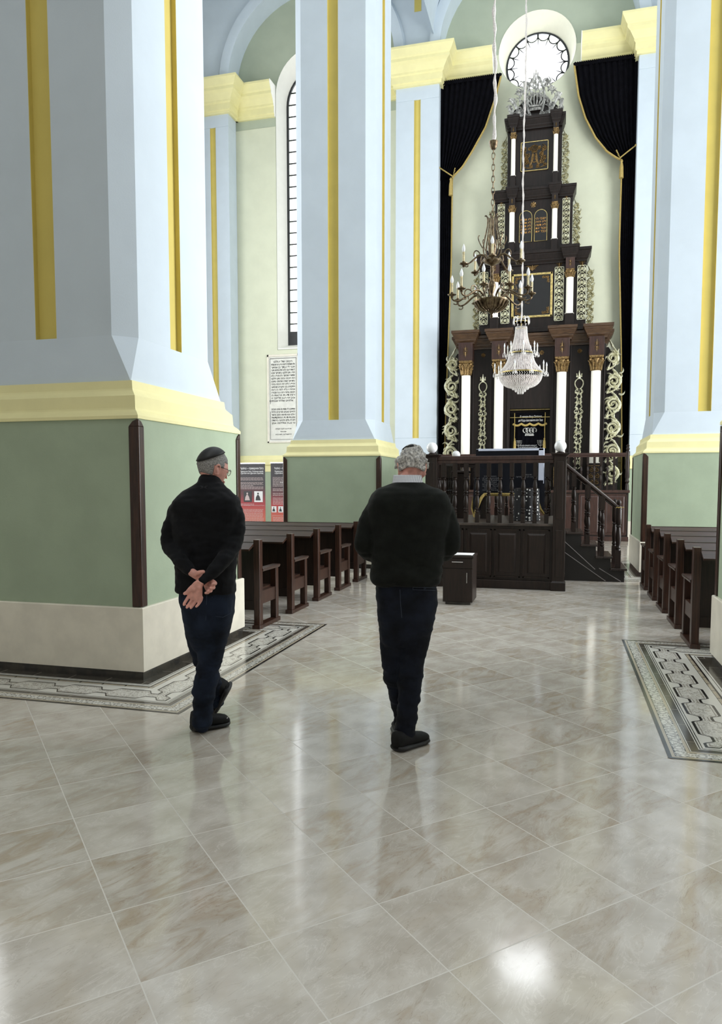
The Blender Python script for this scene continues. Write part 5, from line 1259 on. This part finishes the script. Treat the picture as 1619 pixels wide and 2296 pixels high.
limb(k, [(484, 1375, D, 37), (480, 1400, D, 36), (476, 1440, D, 33), (470, 1480, D, 28), (465, 1515, D-.01, 26), (458, 1550, D-.02, 26), (455, 1580, D-.02, 23.5), (453, 1600, D-.03, 23.5), (453, 1615, D-.035, 24), (453, 1622, D-.035, 23)], 16)
limb(k, [(440, 1375, D+.03, 29), (440, 1410, D+.05, 27), (447, 1450, D+.07, 24), (460, 1490, D+.1, 22), (474, 1525, D+.16, 20), (482, 1550, D+.22, 18.5), (486, 1572, D+.26, 17)], 16)
def dj(p):
    s_ = .007*noise.noise(Vector((p.x*7, p.y*7, p.z*22)))+.004*noise.noise(Vector((p.x*16, p.y*16, p.z*46)))
    return s_*(1.6 if p.z < .45 else .8)
je = fused('jeans', k, DENIM, m1, .008, 4, dj)
k = MB(); k.tube([atd(x, y, D-.142+.0006*abs(x-500)) for x, y in ((476, 1338), (474, 1362), (484, 1382), (500, 1384), (518, 1374), (522, 1345))], .002, 4); k.tube([atd(x, y, D-.14) for x, y in ((464, 1330), (463, 1360), (461, 1392))], .002, 4); obj('pocket_stitching', k, mat('faded_stitching', rgb(44, 56, 74), .8, var=0), je)
h1 = flo(430, 1641); t1 = flo(513, 1624); a, b = shoe_mesh(h1, t1, .115, .105)
s1 = obj('shoe', a, SHOE, m1, smooth='all'); obj('sole', b, SATIN, s1, smooth='all')
k = MB(); k.tube([atd(x, y, 4.46) for x, y in ((509, 1611), (511, 1608))], .0022, 5); obj('white_logo_mark', k, LETW, s1)
hl = atd(519, 1543, D+.2); tt = flo(490, 1601); tt.z = .015
a, b = shoe_mesh(hl+Vector((0, 0, .0)), tt, .13, .12, up=-(Rv*.75+Zv*.25+Fv*-.35).normalized()); s2 = obj('shoe', a, SHOE, m1, smooth='all'); obj('sole', b, SATIN, s2, smooth='all')
k = MB(); hair_mesh(k, HC, HY_, HP, 1.0, lambda x, y, z: z > -.42 and (y < .62-.0*z if z > .35 else (y < .28 if z > 0 else y < -.1)) and not (abs(x) > .86 and z < .05 and y > -.3), .0045, .0015); obj('cropped_hair', k, HAIRG, m1, smooth='all', label='cropped grey hair')
k = MB(); cap_mesh(k, HC, HY_, HP, 1.0, .52, .98, .004); obj('skullcap', k, SATIN, m1, smooth='all', label='black satin skullcap')
_, M = head_pts(HC, HY_, HP, 1.0)
k = MB()
for sg in (-1, 1):
    k.tube([M @ Vector((sg*.032+.026*cos(q*pi/8), .108-abs(sg*.032+.026*cos(q*pi/8))*.2, .0+.019*sin(q*pi/8))) for q in range(17)], .0016, 5)
    k.tube([M @ Vector((sg*.06, .096, .006)), M @ Vector((sg*.08, .05, .008)), M @ Vector((sg*.081, -.01, .006)), M @ Vector((sg*.079, -.022, -.008))], .0018, 5)
k.tube([M @ Vector((-.007, .108, .004)), M @ Vector((.007, .108, .004))], .0016, 5)
gl = obj('glasses', k, IRON, m1, smooth=True, label='thin dark metal glasses')
k = MB()
for sg in (-1, 1): k.loft([[M @ Vector((sg*.032+.025*cos(q*pi/8), .107-abs(sg*.032+.025*cos(q*pi/8))*.2+o_, .018*sin(q*pi/8))) for q in range(16)] for o_ in (0, .001)])
LENS = bpy.data.materials.new('spectacle_lens'); LENS.use_nodes = True; nt = LENS.node_tree; o_ = nt.nodes['Material Output']; nt.nodes.remove(nt.nodes['Principled BSDF'])
t_ = nt.nodes.new('ShaderNodeBsdfTransparent'); g_ = nt.nodes.new('ShaderNodeBsdfGlossy'); x_ = nt.nodes.new('ShaderNodeMixShader'); x_.inputs[0].default_value = .12; g_.inputs['Roughness'].default_value = .05
nt.links.new(t_.outputs[0], x_.inputs[1]); nt.links.new(g_.outputs[0], x_.inputs[2]); nt.links.new(x_.outputs[0], o_.inputs[0])
obj('lens', k, LENS, gl)

# ---- older man in green sweater
D = 4.24
m2 = thing('person', tuple(flo(908, 1672)), 'white-haired man in dark green sweater and dark jeans, seen from behind', 'person')
HC = atd(924, 1050, D+.07); HY_, HP = YAW-.1, -.5
k = MB(); add_head(k, HC, HY_, HP, 1.02, 1.35)
limb(k, [(921, 1062, D+.04, 22), (916, 1080, D+.01, 22), (913, 1100, D-.02, 26)])
body_loft(k, [(1100, 860, 962, D, .08), (1140, 842, 985, D, .11), (1200, 845, 985, D, .12), (1260, 848, 980, D, .12), (1320, 850, 972, D, .12), (1365, 858, 966, D, .11)])
LA = [(843, 1140, D-.01, 21), (825, 1180, D-.02, 19), (818, 1222, D-.04, 15.5), (840, 1240, D+.12, 13), (876, 1225, D+.32, 11)]
RA = [(990, 1142, D-.01, 22), (1006, 1180, D-.02, 19), (1008, 1222, D-.03, 15.5), (985, 1238, D+.12, 13), (945, 1222, D+.32, 11)]
limb(k, LA); limb(k, RA)
for sg, (wx, wy) in ((1, (876, 1225)), (-1, (945, 1222))):       # hands held together in front
    k.loft([seg_ring(atd(wx+sg*dx, wy-dy, D+dd), w_, t_, 12, ax=Zv, ay=Fv, e=2.5) for dx, dy, dd, w_, t_ in ((0, 0, .32, .028, .02), (6, 1, .345, .036, .017), (13, 2, .36, .042, .016), (20, 3, .37, .04, .014))])
    for q, dy in enumerate((-9, -3, 3, 9)):
        r = (3.6, 3.9, 4.0, 3.6)[q]; ex = (26, 29, 30, 27)[q]
        limb(k, [(wx+sg*18, wy-3+dy, D+.37, r), (wx+sg*ex, wy-3+dy*.9, D+.385, r), (wx+sg*(ex+4), wy-2+dy*.8, D+.36, r*.92), (wx+sg*(ex-2), wy-1+dy*.8, D+.345, r*.85)], 8)
    limb(k, [(wx+sg*4, wy-9, D+.34, 5), (wx+sg*13, wy-18, D+.35, 4.6), (wx+sg*21, wy-21, D+.35, 3.8)], 8)
limb(k, [(880, 1365, D, 26), (880, 1450, D+.04, 22), (890, 1545, D+.12, 14), (899, 1590, D+.17, 11), (904, 1625, D+.18, 10)])
limb(k, [(935, 1365, D, 28), (928, 1450, D, 22), (918, 1545, D, 16), (908, 1630, D-.02, 12), (908, 1655, D-.02, 12)])
fused('body', k, SKIN, m2, .0045, 3)
k = MB()
body_loft(k, [(1080, 884, 948, D-.01, .085), (1089, 862, 964, D-.015, .1), (1096, 846, 986, D-.02, .12), (1106, 835, 1001, D-.025, .14), (1122, 826, 1009, D-.025, .155), (1145, 821, 1013, D-.015, .165), (1180, 824, 1008, D-.005, .175), (1230, 828, 1000, D, .175), (1265, 832, 993, D, .17), (1290, 828, 991, D, .175), (1303, 832, 986, D, .168), (1311, 840, 980, D, .15)], e=2.5, n=32)
limb(k, [(x, y, d, r+dr) for (x, y, d, r), dr in zip(LA, (3, 5.5, 7.5, 7.5, 5))])
limb(k, [(x, y, d, r+dr) for (x, y, d, r), dr in zip(RA, (3, 6.5, 9, 8.5, 5))])
def dk(p): return .008*noise.noise(Vector((p.x*6, p.y*6, p.z*13)))+.005*noise.noise(Vector((p.x*14, p.y*14, p.z*34)))*(1.5 if p.z < 1.15 else .7)
sw = fused('sweater', k, KNITG, m2, .008, 5, dk)
k = MB()
body_loft(k, [(1295, 846, 974, D, .13), (1320, 842, 981, D, .145), (1350, 844, 981, D, .15), (1385, 846, 976, D, .145), (1410, 849, 970, D, .125), (1440, 856, 958, D, .085), (1470, 872, 942, D, .03)], e=2.4, n=28)
limb(k, [(938, 1375, D, 38), (934, 1410, D, 36), (928, 1450, D, 33), (922, 1490, D, 29.5), (920, 1530, D, 27.5), (917, 1570, D-.01, 25), (912, 1605, D-.02, 23.5), (908, 1635, D-.02, 23), (907, 1648, D-.02, 24)], 16)
limb(k, [(880, 1375, D+.02, 33), (880, 1410, D+.03, 31), (882, 1460, D+.05, 30), (886, 1510, D+.08, 28), (893, 1550, D+.12, 24.5), (899, 1585, D+.16, 22), (903, 1620, D+.18, 20)], 16)
je = fused('jeans', k, DENIMB, m2, .008, 4, dj)
k = MB(); st = mat('dark_stitching', rgb(42, 50, 64), .8, var=0)
k.tube([atd(x, y, D-.152) for x, y in ((926, 1317), (978, 1318))], .0018, 4); k.tube([atd(x, y, D-.152) for x, y in ((926, 1322), (977, 1324))], .0018, 4); k.tube([atd(x, y, D-.152) for x, y in ((926, 1312), (926, 1323))], .0018, 4); k.tube([atd(x, y, D-.152) for x, y in ((952, 1316), (955, 1320), (951, 1321), (952, 1316))], .0018, 4)
k.tube([atd(x, y, D-.153+.001*(i == 0)) for i, (x, y) in enumerate(((897, 1322), (898, 1350), (901, 1385)))], .0015, 4)
obj('pocket_stitching', k, st, je)
h1 = flo(886, 1686); t1 = flo(955, 1661); a, b = shoe_mesh(h1, t1, .1, .105); s1 = obj('shoe', a, SHOE, m2, smooth='all'); obj('sole', b, SATIN, s1, smooth='all')
h2 = flo(903, 1664); t2 = h2+_h*.25-Rv*.01; a, b = shoe_mesh(h2, t2, .1, .1); s2 = obj('shoe', a, SHOE, m2, smooth='all'); obj('sole', b, SATIN, s2, smooth='all')
# checked shirt collar
ck = bpy.data.materials.new('checked_shirt_cotton'); ck.use_nodes = True; nt = ck.node_tree; b_ = nt.nodes['Principled BSDF']; tc = nt.nodes.new('ShaderNodeTexCoord'); sp = nt.nodes.new('ShaderNodeSeparateXYZ'); nt.links.new(tc.outputs['Object'], sp.inputs[0])
gx = (S(nt, sp.outputs[0])/.0085).fract().lt(.2); gz = (S(nt, sp.outputs[2])/.0085).fract().lt(.22)
nt.links.new(mix(nt, (gx+gz)*.55, rgb(226, 228, 234), rgb(62, 66, 92)), b_.inputs['Base Color']); b_.inputs['Roughness'].default_value = .8
k = MB(); ctr = atd(914, 1078, D-.0); rows = []
for zz, rr in ((-.03, .092), (.0, .086), (.028, .082), (.033, .08), (.028, .077), (-.03, .078)):
    rows.append([ctr+Vector((0, 0, zz))+Rv*(rr*cos(2*pi*q/28))+Fv*(rr*.95*sin(2*pi*q/28)+.5*zz) for q in range(28)])
k.loft(rows, cap=False); obj('shirt_collar', k, ck, m2, smooth='all', label='blue and white checked shirt collar')
k = MB(); hair_mesh(k, HC, HY_, HP, 1.02, lambda x, y, z: z > -.4 and (y < .55 if z > .4 else (y < .2 if z > .05 else y < -.12)) and not (abs(x) > .78 and z < .08 and y > -.5), .015, .022); obj('wavy_hair', k, HAIRW, m2, smooth='all', label='wavy silver-grey hair')
k = MB(); cap_mesh(k, HC, HY_, HP, 1.06, .12, .72, .008); obj('skullcap', k, SATIN, m2, smooth='all', label='black skullcap')
